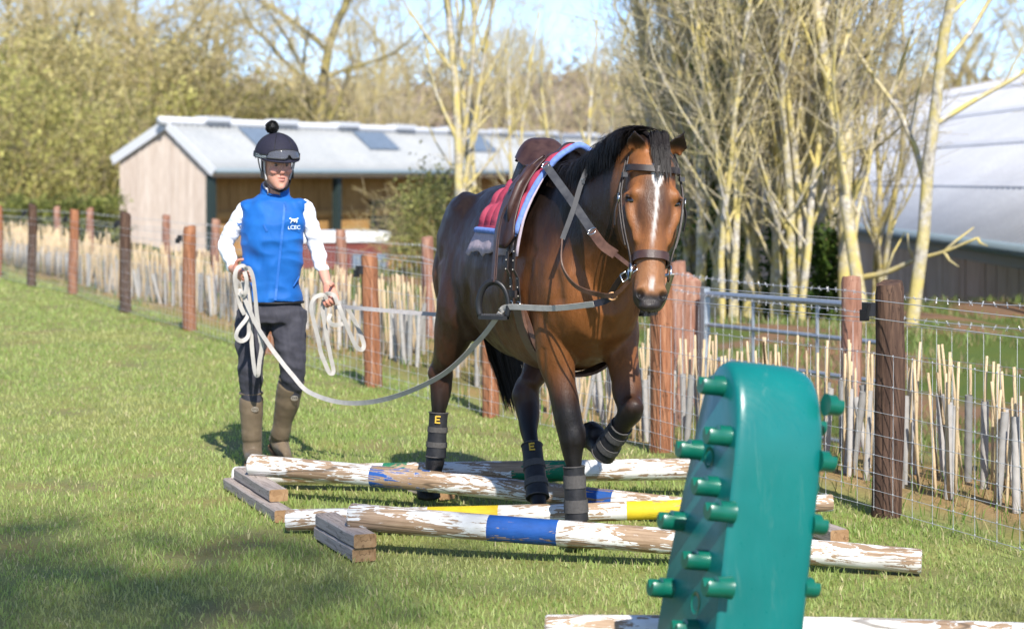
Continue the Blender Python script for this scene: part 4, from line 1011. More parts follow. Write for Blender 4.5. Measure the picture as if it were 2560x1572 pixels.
# joints
SR, ER, WR, KR = pq(590, 507, .03), pq(541, 590, .08), pq(560, 647, -.10), pq(582, 664, -.17)
SL, EL, WL, KL = pq(730, 502, .03), pq(763, 602, .07), pq(787, 684, -.06), pq(799, 722, -.12)
HC = pq(666, 398, -.02)                                  # centre of the head
hz = Matrix.Rotation(R(25), 3, 'Z') @ Matrix.Rotation(R(7), 3, 'X')        # turned to the picture's right, looking down
def hp(x_, y_, z_): return HC+hz @ Vector((x_, y_, z_))      # local: x right in the picture, -y out of the face, z up
mb = MB()
rings = []
for z_, w_, f_, b_ in ((-.118, .012, .072, -.030), (-.113, .030, .081, -.01), (-.10, .041, .083, .02), (-.08, .052, .081, .045), (-.055, .060, .078, .066), (-.03, .0645, .076, .08), (0, .068, .077, .09), (.03, .070, .080, .095), (.06, .069, .079, .095), (.09, .058, .065, .085), (.115, .035, .04, .055), (.125, .01, .015, .02)):
    ring = []
    for j in range(24):
        a = 2*math.pi*j/24; c, s_ = math.cos(a), math.sin(a); y_ = -f_*(abs(s_)**.85) if s_ < 0 else b_*s_**.9
        ring.append(hp(math.copysign(abs(c)**.85, c)*w_, y_, z_))
    rings.append(ring)
mb.loft(rings[::-1])
mb.loft([[hp(x_*k, y_, z_) for x_ in (-1, -.4, .4, 1)]+[hp(.6*k, y_+.02, z_), hp(-.6*k, y_+.02, z_)] for k, y_, z_ in ((.005, -.078, .025), (.007, -.089, .0), (.012, -.099, -.022), (.015, -.094, -.032), (.011, -.082, -.038))])   # nose
for s_ in (-1, 1):
    mb.ball(hp(s_*.036, -.066, -.02), (.024, .016, .02), seg=10); mb.ball(hp(s_*.027, -.070, .034), (.024, .012, .009), seg=10); mb.ball(hp(s_*.069, .01, -.005), (.010, .018, .03), seg=10)
mb.ball(hp(0, -.078, -.052), (.022, .012, .008), seg=10); mb.ball(hp(0, -.076, -.066), (.019, .013, .009), seg=10); mb.ball(hp(0, -.068, -.10), (.022, .018, .018), seg=10)
tubeto(mb, [HC+Vector((0, .045, -.05)), HC+Vector((-.002, .05, -.13)), pq(661, 480, .06)], [(.052, .056), (.05, .054), (.062, .062)])
oval(mb, [(478, 660, 40, .06, .04), (495, 659, 70, .09, .03), (540, 658, 72, .10, .02), (620, 655, 66, .095, .02), (700, 655, 64, .10, .02), (740, 655, 66, .10, .03), (765, 655, 58, .09, .03)])
for A in ((SR, ER, WR), (SL, EL, WL)): tubeto(mb, [A[0], A[0].lerp(A[1], .5), A[1], A[1].lerp(A[2], .3), A[1].lerp(A[2], .75), A[2]], [.036, .033, .029, .031, .027, (.026, .021)])
for pts in (((612, 750, .02), (603, 830, -.01), (603, 895, -.03), (605, 960, .03), (604, 1060, .03)), ((698, 750, .02), (703, 830, -.02), (705, 890, -.02), (692, 970, .08), (672, 1050, .16))): tubeto(mb, [pq(*p) for p in pts], [.066, .056, .046, .046, .035])
def hand(W_, K_, spread, curl_dir, thumb_dir, grip):
    """wrist, knuckle centre, axis across the knuckles, direction the fingers curl to, thumb direction"""
    ax = (K_-W_).normalized(); sp = (Vector(spread)-ax*Vector(spread).dot(ax)).normalized(); cu = (Vector(curl_dir)-ax*Vector(curl_dir).dot(ax)-sp*Vector(curl_dir).dot(sp)).normalized()
    rings = []
    for f, w_, t_ in ((-.1, .024, .019), (.25, .032, .019), (.6, .039, .018), (1, .041, .016), (1.15, .034, .012)):
        c = W_.lerp(K_, f); rings.append([c+sp*math.cos(a)*w_+cu*math.sin(a)*t_ for a in [2*math.pi*j/14 for j in range(14)]])
    mb.loft(rings)
    for k, (o_, L) in enumerate(((-.031, .040), (-.010, .044), (.011, .042), (.030, .034))):
        b = K_+sp*o_; p1 = b+ax*L*.75+cu*.012; p2 = p1+cu*L*.72-ax*L*.12; p3 = p2-ax*L*.55+cu*L*.05
        tubeto(mb, [b-ax*.01, p1, p2, p3], [.0098, .0092, .0085, .007], 9, 3)
    b = W_.lerp(K_, .35)-sp*.026; p1 = b-sp*.018+Vector(thumb_dir)*.028; p2 = p1+Vector(thumb_dir)*.02+ax*.022+cu*.006
    tubeto(mb, [b, p1, p2], [.013, .0105, .008], 9, 3)
hand(WR, KR, (.25, .3, -.9), (.9, -.2, -.1), Vector((.6, -.4, .6)).normalized(), 0)
hand(WL, KL, (-.45, -.1, -.7), (-.3, -.85, -.2), Vector((-.5, -.6, .3)).normalized(), 0)
pme = skinned(mb, .0042, 4, 'person_body', .5)
a = verts_np(pme); HCn = V3(HC); hzn = np.array(hz); loc = (a-HCn) @ hzn
for s_ in (-1, 1):
    c_ = V3((s_*.028, -.080, .014)); k = np.exp(-np.sum((loc-c_)**2, 1)/.012**2)[:, None]; a = a+k*(hzn @ V3((0, 1, 0)))*.006
k = np.exp(-np.sum(((loc-V3((0, -.090, -.059)))/np.array([.018, .02, .0035]))**2, 1))[:, None]; a = a+k*(hzn @ V3((0, 1, 0)))*.006
set_verts(pme, a); loc = (a-HCn) @ hzn
skin = V3((.56, .29, .21)); c = np.repeat(skin[None], len(a), 0)
def blob(cn, r, col_, amt):
    global c
    k = np.exp(-np.sum(((loc-V3(cn))/np.array(r))**2, 1))[:, None]*amt; c = c*(1-k)+V3(col_)*k
blob((0, -.088, -.051), (.019, .02, .0055), (.50, .13, .11), .8); blob((0, -.086, -.066), (.017, .02, .006), (.52, .15, .13), .8); blob((0, -.09, -.0585), (.015, .02, .0025), (.10, .03, .03), .9)
for s_ in (-1, 1):
    blob((s_*.044, -.07, -.025), (.02, .03, .018), (.62, .22, .17), .45); blob((s_*.028, -.083, .014), (.013, .02, .006), (.20, .10, .08), .75); blob((s_*.028, -.08, .031), (.018, .02, .0045), (.20, .11, .06), .7)
blob((0, -.1, -.03), (.014, .014, .012), (.62, .25, .19), .5)
hd_ = (np.minimum(np.linalg.norm(a-V3(KR), axis=1), np.linalg.norm(a-V3(KL), axis=1)) < .09)[:, None]; c = np.where(hd_, c*V3((1.0, .88, .86)), c)
paint(pme, c)
t = NT('skin', .5, .35); t.color(t.mix(t.ramp(t.noise(90, 4), [(.3, (.2, .2, .2)), (.7, (0, 0, 0))]), t.attr(), t.mix(1, t.attr(), (.8, .62, .58), 'MULTIPLY')))
t.b.inputs['Subsurface Weight'].default_value = .12; t.b.inputs['Subsurface Radius'].default_value = (.01, .004, .002); t.bump(t.noise(300, 3), .1, .002)
put('body', pme, t.m, person)
for s_ in (-1, 1):
    b = MB(); b.ball(hp(s_*.028, -.066, .011), .0098, seg=12); b.build('eye', plain('eye_white', (.16, .12, .11), .2, .5), person, smooth=True)
    b = MB(); b.ball(hp(s_*.028, -.0725, .0085), .0046, seg=10); b.build('iris', M['eye'], person, smooth=True)
# ---- clothes
def fabric(name, cols, scale=14, bump=.35, rough=.85, dist=.012, fine=220):
    t = NT(name, rough, .15); w1 = t.noise(scale, 3, .5, t.mapped((1, 1, .55)), 1.2); f = t.noise(fine, 2)
    t.color(t.ramp(w1, [(.3, cols[0]), (.7, cols[1])])); t.bump(t.math('ADD', w1, t.math('MULTIPLY', f, .12)), bump, dist); t.b.inputs['Sheen Weight'].default_value = .05; return t.m
M['gilet'] = fabric('blue_softshell', [(.008, .09, .33), (.013, .12, .41)], 9, .30, .6, .012)
M['sleeve'] = fabric('white_shirt', [(.72, .73, .78), (.84, .84, .86)], 16, .35, .8, .012)
M['trouser'] = fabric('dark_grey_trousers', [(.036, .036, .047), (.058, .057, .07)], 18, .35, .75, .01)
M['welly'] = fabric('olive_rubber_boot', [(.105, .078, .050), (.165, .125, .082)], 10, .12, .5, .01)
M['helmet'] = plain('navy_helmet_silk', (.020, .019, .032), .75, .2, 0, .2, 120, .3)
M['black'] = plain('black_trim', (.012, .012, .013), .5, .3)
M['lightgrey'] = plain('grey_fleece', (.52, .50, .49), .95, .1, 0, .12, 120, .5)
M['logo_white'] = plain('logo_print', (.72, .80, .84), .7, .2)
M['zip'] = plain('blue_zip', (.02, .12, .42), .5, .3)
def fold(me, amp, fx, fz, seed=0, more=0):
    a = verts_np(me); n_ = np.empty(len(a)*3, np.float32); me.vertices.foreach_get('normal', n_); n_ = n_.reshape(-1, 3)
    w_ = np.array([mnoise.noise(Vector((float(p[0])*fx+seed, float(p[1])*fx, float(p[2])*fz)))+.5*mnoise.noise(Vector((float(p[0])*fx*2.2+float(p[2])*fz*1.2, float(p[1])*fx, float(p[2])*fz*2+seed))) for p in a])
    if more: w_ = w_-more*np.abs(np.array([mnoise.noise(Vector((float(p[0])*5+float(p[2])*9+seed, float(p[1])*4, float(p[2])*7-float(p[0])*6))) for p in a]))
    set_verts(me, a+n_*(w_*amp)[:, None])
mb = MB()
oval(mb, [(464, 661, 34, .056, .045), (473, 660, 46, .074, .04), (483, 659, 60, .090, .03), (496, 658, 71, .10, .025), (512, 658, 76, .11, .02), (540, 657, 79, .120, .01), (575, 656, 78.5, .124, .01), (615, 654, 75, .116, .015), (655, 653, 71, .114, .015), (695, 655, 71, .120, .015), (716, 656, 72, .126, .015), (726, 657, 72, .127, .015)], 0, 36)
for s_, sh in ((-1, pq(601, 502, .03)), (1, pq(719, 497, .03))): mb.ball(sh, (.060, .076, .056))
gme = skinned(mb, .0065, 6, 'gilet'); fold(gme, .011, 7, 8, 3, 1.9)
gil = put('gilet', gme, M['gilet'], person)
mb = MB(); cpts = []      # standing collar, open at the front
def coll(i, j):
    a = lerp(R(-62), R(242), i); r_ = lerp(.062, .056, j)*(1+.0*j); c_ = pq(661, lerp(476, 441, j), .035); lift = -.028*math.exp(-((i-.03)/.12)**2)*j-.022*math.exp(-((i-.97)/.10)**2)*j
    return c_+Vector((math.cos(a)*r_*1.18, -math.sin(-a)*r_*-1*1.0 if False else math.sin(a)*r_*1.05, lift-.012*math.sin(a)*j*-1))
mb.grid(coll, 40, 8); put('collar', modded(mb, [('SOLIDIFY', dict(thickness=.010, offset=0)), ('SUBSURF', dict(levels=1))], 'collar'), M['gilet'], gil)
mb = MB(); mb.grid(lambda i, j: (lambda v, c_: c_+(v-c_)*.90+Vector((0, 0, .005)))(coll(i, .2+.8*j), pq(661, lerp(470, 441, j), .035)), 40, 6); put('collar_lining', modded(mb, [('SOLIDIFY', dict(thickness=.007, offset=0))], 'lining'), M['lightgrey'], gil)
def on_front(me, xd, yd, off=.003):
    """point of a garment's front surface under a pixel"""
    a = verts_np(me); w_ = a+V3(PL); px = (w_[:, 0]/w_[:, 1]*FPX+1280)/S; py = ((CAM_H-w_[:, 2])/w_[:, 1]*FPX+447)/S
    d2 = (px-xd)**2+(py-yd)**2; k = d2 < 36; k = k if k.any() else d2 < 200
    y_ = a[k][:, 1]; Yd = y_.min()+PL.y-off; return at(xd, yd, Yd)-PL
mb = MB(); zp = [on_front(gme, lerp(685, 662, f), lerp(492, 722, f), .002) for f in np.linspace(0, 1, 26)]
for i in range(1, 25): zp[i].y = (zp[i-1].y+zp[i].y+zp[i+1].y)/3
mb.ribbon(zp, Vector((.006, 0, 0)), .004); mb.build('zip', M['zip'], gil)
mb = MB(); q = on_front(gme, 686, 490, .008); mb.box(q, (.008, .006, .026)); mb.box(q+Vector((.001, -.002, -.02)), (.005, .004, .018)); mb.build('zip_pull', M['zip'], gil)
for pts in (((634, 540), (642, 556)), ((607, 690), (590, 665)), ((706, 688), (720, 664))):
    mb = MB(); mb.ribbon([on_front(gme, *p, .002) for p in (pts[0], ((pts[0][0]+pts[1][0])/2, (pts[0][1]+pts[1][1])/2), pts[1])], Vector((.004, 0, .002)), .004); mb.build('pocket_zip', M['zip'], gil)
mb = MB(); hem = [pq(657, 726, .015)+Vector((math.cos(a)*72/PXM, math.sin(a)*.124, 0)) for a in np.linspace(0, 2*math.pi, 41)]; mb.tube(hem, .0065, 6); mb.build('hem', M['black'], gil, smooth=True)
def text_mesh(body, size, name):
    cu = bpy.data.curves.new('txt', 'FONT'); cu.body = body; cu.size = size; cu.extrude = .0006; cu.align_x = 'CENTER'; cu.resolution_u = 3
    o = bpy.data.objects.new('txt', cu); COL.objects.link(o); dg = bpy.context.evaluated_depsgraph_get(); dg.update()
    me = bpy.data.meshes.new_from_object(o.evaluated_get(dg)); bpy.data.objects.remove(o); me.name = name; return me
def place(me, name, mat, parent, c_, nrm_, upv=(0, 0, 1)):
    n_ = Vector(nrm_).normalized(); x_ = Vector(upv).cross(n_).normalized(); u_ = n_.cross(x_); Rm = np.array(Matrix((x_, u_, n_)).transposed())
    v = verts_np(me); set_verts(me, v @ Rm.T+V3(c_)); return put(name, me, mat, parent, smooth=False)
place(text_mesh('LCEC', .027, 'letters'), 'lettering', M['logo_white'], gil, on_front(gme, 707, 551, .004), (.25, -1, .05))
RUN = [(-.034, .012), (-.030, .020), (-.024, .018), (-.016, .010), (.004, .010), (.016, .013), (.026, .018), (.034, .014), (.026, .010), (.020, .004), (.024, -.006), (.018, -.018), (.014, -.018), (.017, -.006), (.010, -.002), (.006, -.012), (-.002, -.014), (.002, -.006), (-.010, -.002), (-.016, -.008), (-.024, -.020), (-.028, -.019), (-.020, -.006), (-.020, .004), (-.026, .010), (-.032, .008)]
def emblem(name, mat, parent, c_, nrm_, sc_):
    b = bmesh.new(); vs = [b.verts.new((x_*sc_, y_*sc_, 0)) for x_, y_ in RUN]; f = b.faces.new(vs); bmesh.ops.triangulate(b, faces=[f]); r = bmesh.ops.extrude_face_region(b, geom=b.faces[:]); bmesh.ops.translate(b, vec=(0, 0, .0012), verts=[v for v in r['geom'] if isinstance(v, bmesh.types.BMVert)])
    bmesh.ops.recalc_face_normals(b, faces=b.faces[:]); me = bpy.data.meshes.new(name); b.to_mesh(me); b.free(); return place(me, name, mat, parent, c_, nrm_)
emblem('running_horse_print', M['logo_white'], gil, on_front(gme, 707, 530, .004), (.25, -1, .05), .72)
# sleeves
for s_, (A, f1) in ((-1, ((SR, ER, WR), .93)), (1, ((SL, EL, WL), .62))):
    mb = MB(); e = A[1].lerp(A[2], f1); sh_in = A[0]+Vector((-s_*.035, 0, -.004))
    tubeto(mb, [sh_in, A[0], A[0].lerp(A[1], .5)+Vector((s_*.006, 0, 0)), A[1], A[1].lerp(e, .5), e], [.049, .052, .048, .043, (.041, .041), (.035, .033)])
    sme = skinned(mb, .006, 5, 'sleeve'); fold(sme, .008, 13, 24, 5, 1.3); sl_ = put('sleeve', sme, M['sleeve'], person)
    if s_ < 0: emblem('sleeve_print', M['zip'], sl_, on_front(sme, 576, 540, .004), (-.5, -1, 0), .55)
# trousers
mb = MB(); oval(mb, [(716, 655, 66, .112, .015), (735, 654, 73, .122, .018), (755, 653, 77, .128, .02), (775, 652, 77, .122, .02)], 0, 30)
tubeto(mb, [pq(612, 752, .02), pq(604, 815, 0), pq(603, 870, -.02), pq(604, 915, -.01), pq(605, 962, .02)], [(.090, .100), (.080, .086), (.066, .070), (.058, .062), (.055, .057)], 18)
tubeto(mb, [pq(693, 752, .02), pq(697, 815, -.01), pq(703, 862, -.03), pq(704, 905, -.01), pq(699, 945, .04)], [(.092, .100), (.081, .086), (.067, .070), (.060, .064), (.054, .056)], 18)
tme = skinned(mb, .0065, 5, 'trousers'); fold(tme, .0065, 10, 18, 9, 1.3); put('trousers', tme, M['trouser'], person)
# boots
def welly(top, ank, heel, toe, r_top, solez):
    mb = MB(); top, ank, heel, toe = [pq(*p) for p in (top, ank, heel, toe)]
    mid_ = top.lerp(ank, .5)
    tubeto(mb, [top, top.lerp(ank, .35), top.lerp(ank, .75), ank], [(r_top, r_top*1.05), (r_top*.96, r_top*1.0), (.050, .054), (.048, .052)], 18)
    tubeto(mb, [ank+Vector((0, .01, .01)), heel.lerp(toe, .35)+Vector((0, 0, .055)), heel.lerp(toe, .75)+Vector((0, 0, .038)), toe+Vector((0, 0, .032))], [(.046, .05), (.044, .05), (.046, .036), (.038, .026)], 16)
    mb.ball(heel+Vector((0, 0, .045)), (.040, .042, .045)); me = skinned(mb, .0055, 5, 'boot'); fold(me, .004, 8, 14, 2, .5)
    o = put('boot', me, M['welly'], person)
    b = MB(); d = (top-ank).normalized(); q = d.orthogonal().normalized(); q2 = d.cross(q); b.tube([top+d*r_top*.45+q*math.cos(a)*r_top*.93+q2*math.sin(a)*r_top*.97 for a in np.linspace(0, 2*math.pi, 25)], .0065, 6); b.build('boot_rim', M['welly'], o, smooth=True)
    ax = (toe-heel); L = ax.length; ax.normalize(); sd = ax.cross(Vector((0, 0, 1))).normalized(); up_ = sd.cross(ax)
    b = MB(); b.loft([[heel+ax*(x_*L)+sd*(w_*math.cos(a))+up_*z_ for a in (0, math.pi)]+[heel+ax*(x_*L)-sd*w_*.96+up_*(z_-.022), heel+ax*(x_*L)+sd*w_*.96+up_*(z_-.022)] for x_, w_, z_ in ((-.17, .03, .012), (-.1, .04, .012), (.3, .042, .010), (.75, .050, .008), (1.05, .042, .01), (1.14, .024, .014))]); b.build('sole', M['sole'] if 'sole' in M else M.setdefault('sole', plain('boot_sole', (.17, .10, .05), .8)), o)
    c = top.lerp(ank, .10); b = MB(); pts = [on_front(me, 0, 0)] if False else []
    return me, o
w1, o1 = welly((604, 957, .02), (605, 1056, .03), (606, 1114, .09), (613, 1126, -.11), .060, 0)
w2, o2 = welly((699, 924, .03), (673, 1046, .15), (664, 1078, .24), (690, 1116, .06), .066, 0)
for me, o, x_, y_ in ((w1, o1, 613, 984), (w2, o2, 708, 957)):
    c_ = on_front(me, x_, y_, .003); b = MB()
    for k in (1, .45): b.tube([c_+Vector((math.cos(a)*.017*(k if k < 1 else 1), 0, math.sin(a)*.011*k)) for a in np.linspace(0, 2*math.pi, 17)], .0018, 5)
    b.build('emblem', M['boot_mark'] if 'boot_mark' in M else M.setdefault('boot_mark', plain('boot_mark', (.30, .27, .22), .6)), o, smooth=True)
# ---- helmet with silk, goggles, harness
hel = empty('helmet', (0, 0, 0)); hel.parent = person
def dome(r, z0, n=12, seg=32, squash=1.0):
    rings = []
    for i in range(n+1):
        th = lerp(R(100), R(2), i/n); rings.append([hp(math.sin(th)*math.cos(a)*r[0]*(1 if True else 0), math.sin(th)*math.sin(a)*r[1]+.012, z0+math.cos(th)*r[2]) for a in [2*math.pi*j/seg for j in range(seg)]])
    return rings
mb = MB(); mb.loft(dome((.114, .135, .118), .050)[::1]); me = modded(mb, [('SUBSURF', dict(levels=1))], 'shell'); put('shell', me, M['helmet'], hel)
for ph in (R(62), R(118), R(0), R(242), R(298)):
    b = MB(); b.tube([hp(math.sin(th)*math.cos(ph+R(180))*.1135, math.sin(th)*math.sin(ph+R(180))*.1355+.012, .050+math.cos(th)*.1185) for th in np.linspace(R(98), R(3), 20)], .0016, 5); b.build('seam', M['black'], hel, smooth=True)
mb = MB()
def brim(i, j):
    a = lerp(R(205), R(335), i); k = lerp(.96, 1.0+.13*math.sin(math.pi*i)**.7, j); return hp(math.cos(a)*.113*k, math.sin(a)*.133*k+.012, .043-.004*j-.010*j*j*math.sin(math.pi*i))
mb.grid(brim, 24, 6); put('peak', modded(mb, [('SOLIDIFY', dict(thickness=.007, offset=0))], 'peak'), M['helmet'], hel)
b = MB(); b.ribbon([hp(math.cos(a)*.1155, math.sin(a)*.1375+.012, .054) for a in np.linspace(0, 2*math.pi, 41)], hz @ Vector((0, 0, .0115)), .003); gs = b.build('goggle_strap', M['black'], hel)
mb = MB()
def lens(i, j):
    a = lerp(R(225), R(322), i); up_ = .034*(math.sin(math.pi*i)**.35); nose = .022*math.exp(-((i-.56)/.055)**2); z_ = lerp(.046+nose, .048+up_+.012, j); r_ = 1.035+.05*math.sin(math.pi*i); sh = 1-.10*max(0, (z_-.045)/.05)
    return hp(math.cos(a)*.1155*r_*sh, math.sin(a)*.1375*r_*sh+.012, z_)
mb.grid(lens, 26, 6); t = NT('goggle_lens', .06, .8); t.color((.10, .10, .11)); t.b.inputs['Alpha'].default_value = .72; put('goggle_lens', modded(mb, [('SOLIDIFY', dict(thickness=.003, offset=0))], 'lens'), t.m, hel)
for j in (0, 1):
    b = MB(); b.tube([lens(i/26, j) for i in range(27)], .003, 5); b.build('goggle_frame', M['black'], hel, smooth=True)
tm = text_mesh('Gibson', .026, 'brand'); aa = R(206); v = verts_np(tm); ang = aa+v[:, 0]/.122; Rr = np.stack([np.cos(ang)*(.1155+.0045), np.sin(ang)*(.1375+.0045)+.012, .047+v[:, 1]], 1); set_verts(tm, Rr @ hzn.T+HCn); put('strap_lettering', tm, M['logo_white'], gs, smooth=False)
b = MB(); g = random.Random(3); pc = hp(-.028, .02, .050+.118+.026)
for i in range(900):
    d = Vector((g.gauss(0, 1), g.gauss(0, 1), g.gauss(0, 1))).normalized(); L = g.uniform(.030, .0375); s0 = d.orthogonal().normalized()*.0022; b.add([pc+d*.012-s0, pc+d*.012+s0, pc+d*L+s0*.9, pc+d*L-s0*.9], [(0, 1, 2, 3)])
b.ball(pc, .029, seg=12); b.build('pompom', M['black'], hel)
for s_ in (-1, 1):
    for f0, w_ in ((-.018, .009), (.045, .008)):
        b = MB(); b.ribbon(bez([hp(s_*.088, f0, .03), hp(s_*.082, f0*.5, -.02), hp(s_*.072, -.012, -.062), hp(s_*.045, -.045, -.108), hp(0, -.060, -.128)], 14), hz @ Vector((0, w_*.9, .003)), .004); b.build('harness_strap', M['black'], hel)
    b = MB(); b.box(hp(s_*.080, -.010, -.045), (.014, .022, .04)); b.build('harness_buckle', M['black'], hel)
    b = MB(); b.ribbon(bez([hp(s_*.0795, -.030, .025), hp(s_*.074, -.022, -.02), hp(s_*.062, -.02, -.07)], 8), hz @ Vector((0, .006, 0)), .006); b.build('harness_pad', M['lightgrey'], hel)

# ================================================================ long reins
def zq(x_, y_, d=0.0):       # points read off an enlarged view of the hands
    return at((540+x_/4.2)/S, (620+y_/4.2)/S, PY+d)
def webline(pts, parent, name='webbing', mat=None, w=.0125, n=None, tw=None):
    w = w*.86
    P_ = bez(pts, n or 10*(len(pts)-1)); k = len(P_); side = []
    for i in range(k):
        t_ = (P_[min(i+1, k-1)]-P_[max(i-1, 0)]).normalized(); v = t_.cross(Vector((0, 1, 0)))
        v = v if v.length > .05 else Vector((1, 0, 0)); v.normalize()
        ang = (tw(i/(k-1)) if tw else 0); v = Matrix.Rotation(ang, 3, t_) @ v; side.append(v*w)
    for i in range(1, k):
        if side[i].dot(side[i-1]) < 0: side[i] = -side[i]
    b = MB(); b.ribbon(P_, side, .0035); return b.build(name, mat or M['web'], parent)
lr = empty('long_rein', (0, 0, 0), 0, 'pale webbing long rein drooping from the right hand through the near stirrup to the bit', 'rein')
hB = HM @ Vector((0, 0, 0)); STR = HM @ Vector((.455, -.352, .93))
webline([zq(250, 440, -.2), zq(300, 530, -.22), zq(420, 800, -.25), zq(540, 990, -.3), zq(640, 1130, -.35), zq(800, 1330, -.45), zq(985, 1515, -.6), at(830, 968, 9.3), at(935, 957, 8.95), at(1060, 903, 8.6), at(1150, 820, 8.36), at(1203, 752, 8.24)], lr, tw=lambda f: .35*math.sin(f*9))
webline([at(1203, 748, 8.24), at(1225, 738, 8.20), at(1330, 741, 7.98), at(1428, 731, 7.78)], lr, w=.0135, tw=lambda f: .2)
webline([at(1426, 731, 7.785), at(1452, 724, 7.74), at(1470, 714, 7.70)], lr, 'webbing_end', M['webdark'], .015)
webline([at(1462, 716, 7.71), at(1490, 672, 7.64), at(1512, 655, 7.6), at(1527, 648, 7.56)], lr, 'leather_end', M['dark_leather'], .013)
b = MB(); c_ = at(1500, 666, 7.61); b.tube([c_+Vector((x_, -.006, z_)) for x_, z_ in ((-.014, .008), (.006, .022), (.016, -.006), (-.004, -.020), (-.014, .008))], .0034, 6); b.build('buckle', M['steel'], lr, smooth=True)
b = MB(); c_ = at(1472, 712, 7.69); b.tube([c_+Vector((math.cos(a)*.017, -.004, math.sin(a)*.014)) for a in np.linspace(0, 2*math.pi, 17)], .004, 6); b.build('ring', M['brass'], lr, smooth=True)
for pts in ([zq(330, 240, -.2), zq(285, 190, -.22), zq(225, 215, -.24), zq(200, 300, -.24), zq(215, 450, -.22), zq(255, 600, -.20), zq(300, 700, -.2)],
            [zq(345, 660, -.2), zq(320, 740, -.22), zq(230, 860, -.24), zq(215, 940, -.24), zq(270, 975, -.24), zq(335, 930, -.22), zq(345, 820, -.2), zq(320, 620, -.18), zq(290, 400, -.17), zq(280, 250, -.18)],
            [zq(300, 230, -.21), zq(345, 215, -.24), zq(385, 300, -.25), zq(410, 480, -.25), zq(430, 700, -.25), zq(465, 950, -.25), zq(480, 1040, -.24), zq(455, 1200, -.23), zq(440, 1330, -.22), zq(410, 1300, -.21), zq(385, 1120, -.2), zq(370, 900, -.19), zq(360, 560, -.18), zq(330, 330, -.18)],
            [zq(300, 250, -.23), zq(320, 330, -.25), zq(318, 430, -.25), zq(290, 500, -.24), zq(250, 480, -.22), zq(235, 430, -.2)]):
    webline(pts, lr, 'coil', tw=lambda f: .5*math.sin(f*7))
lr2 = empty('long_rein', (0, 0, 0), 0, 'grey webbing long rein running level from the left hand behind the horse', 'rein')
webline([zq(1250, 625, -.14), zq(1320, 615, -.16), zq(1596, 640, -.3), at(1050, 756, 9.75), at(1180, 762, 9.45), HM @ Vector((-.55, .33, .97)), HM @ Vector((-.1, .36, .94)), HM @ Vector((.455, .352, .93))], lr2, mat=plain('grey_webbing_dull', (.36, .34, .34), .9, .1, 0, .16, 90, .4), w=.0115)
webline([HM @ Vector((.455, .352, .935)), HM @ Vector((.8, .26, .98)), HM @ hd(.505, .085, -.028)], lr2)
for pts in ([zq(1180, 560, -.16), zq(1130, 495, -.18), zq(1040, 520, -.19), zq(1000, 620, -.19), zq(1030, 780, -.19), zq(1075, 960, -.19), zq(1100, 1090, -.18), zq(1150, 1220, -.17), zq(1195, 1310, -.16), zq(1235, 1290, -.15), zq(1195, 1100, -.14), zq(1150, 850, -.13), zq(1120, 640, -.13), zq(1140, 520, -.14)],
            [zq(1290, 600, -.17), zq(1320, 680, -.18), zq(1400, 880, -.18), zq(1470, 1030, -.18), zq(1530, 1065, -.17), zq(1552, 1010, -.16), zq(1500, 860, -.15), zq(1420, 700, -.15), zq(1370, 610, -.15)],
            [zq(1200, 690, -.15), zq(1185, 760, -.17), zq(1230, 805, -.18), zq(1310, 800, -.18), zq(1350, 770, -.16), zq(1320, 690, -.15), zq(1290, 620, -.15)],
            [zq(1120, 520, -.16), zq(1170, 480, -.18), zq(1240, 500, -.19), zq(1275, 580, -.18)]):
    webline(pts, lr2, 'coil', tw=lambda f: .4*math.sin(f*6))
# ================================================================ trees
def bark(name, cols, lich, amt):
    t = NT(name, .9, .1); a = t.noise(3.2, 5, .65, None, .8); b = t.noise(18, 5, .65)
    c = t.ramp(b, [(.25, [q*.5 for q in cols[0]]), (.42, cols[0]), (.7, cols[1])]); t.color(t.mix(t.ramp(a, [(.5-amt, (1, 1, 1)), (.58-amt+.1, (0, 0, 0))]), c, lich)).bump(b, .5, .02); return t.m
M['bark_lichen'] = bark('lichen_bark', [(.30, .27, .22), (.62, .58, .52)], (.50, .41, .15), .085)
M['bark_twig'] = bark('lichen_twig', [(.38, .32, .24), (.62, .55, .43)], (.52, .44, .22), .07)
M['bark_oak'] = bark('oak_bark', [(.14, .12, .085), (.30, .26, .18)], (.36, .30, .10), .10)
M['twig_oak'] = bark('oak_twig', [(.38, .31, .21), (.56, .48, .33)], (.52, .43, .18), .08)
def leafmat(name, c0, c1, tr=.5):
    t = NT(name, .55, .25); a = t.attr(); t.color(a); tl = t('BsdfTranslucent', {'Color': a}); m_ = t('MixShader', {0: tr}); t.link(t.b.outputs[0], m_.inputs[1]); t.link(tl.outputs[0], m_.inputs[2]); t.link(m_.outputs[0], t.n['Material Output'].inputs[0]); return t.m
M['leaf'] = leafmat('leaf', 0, 0)
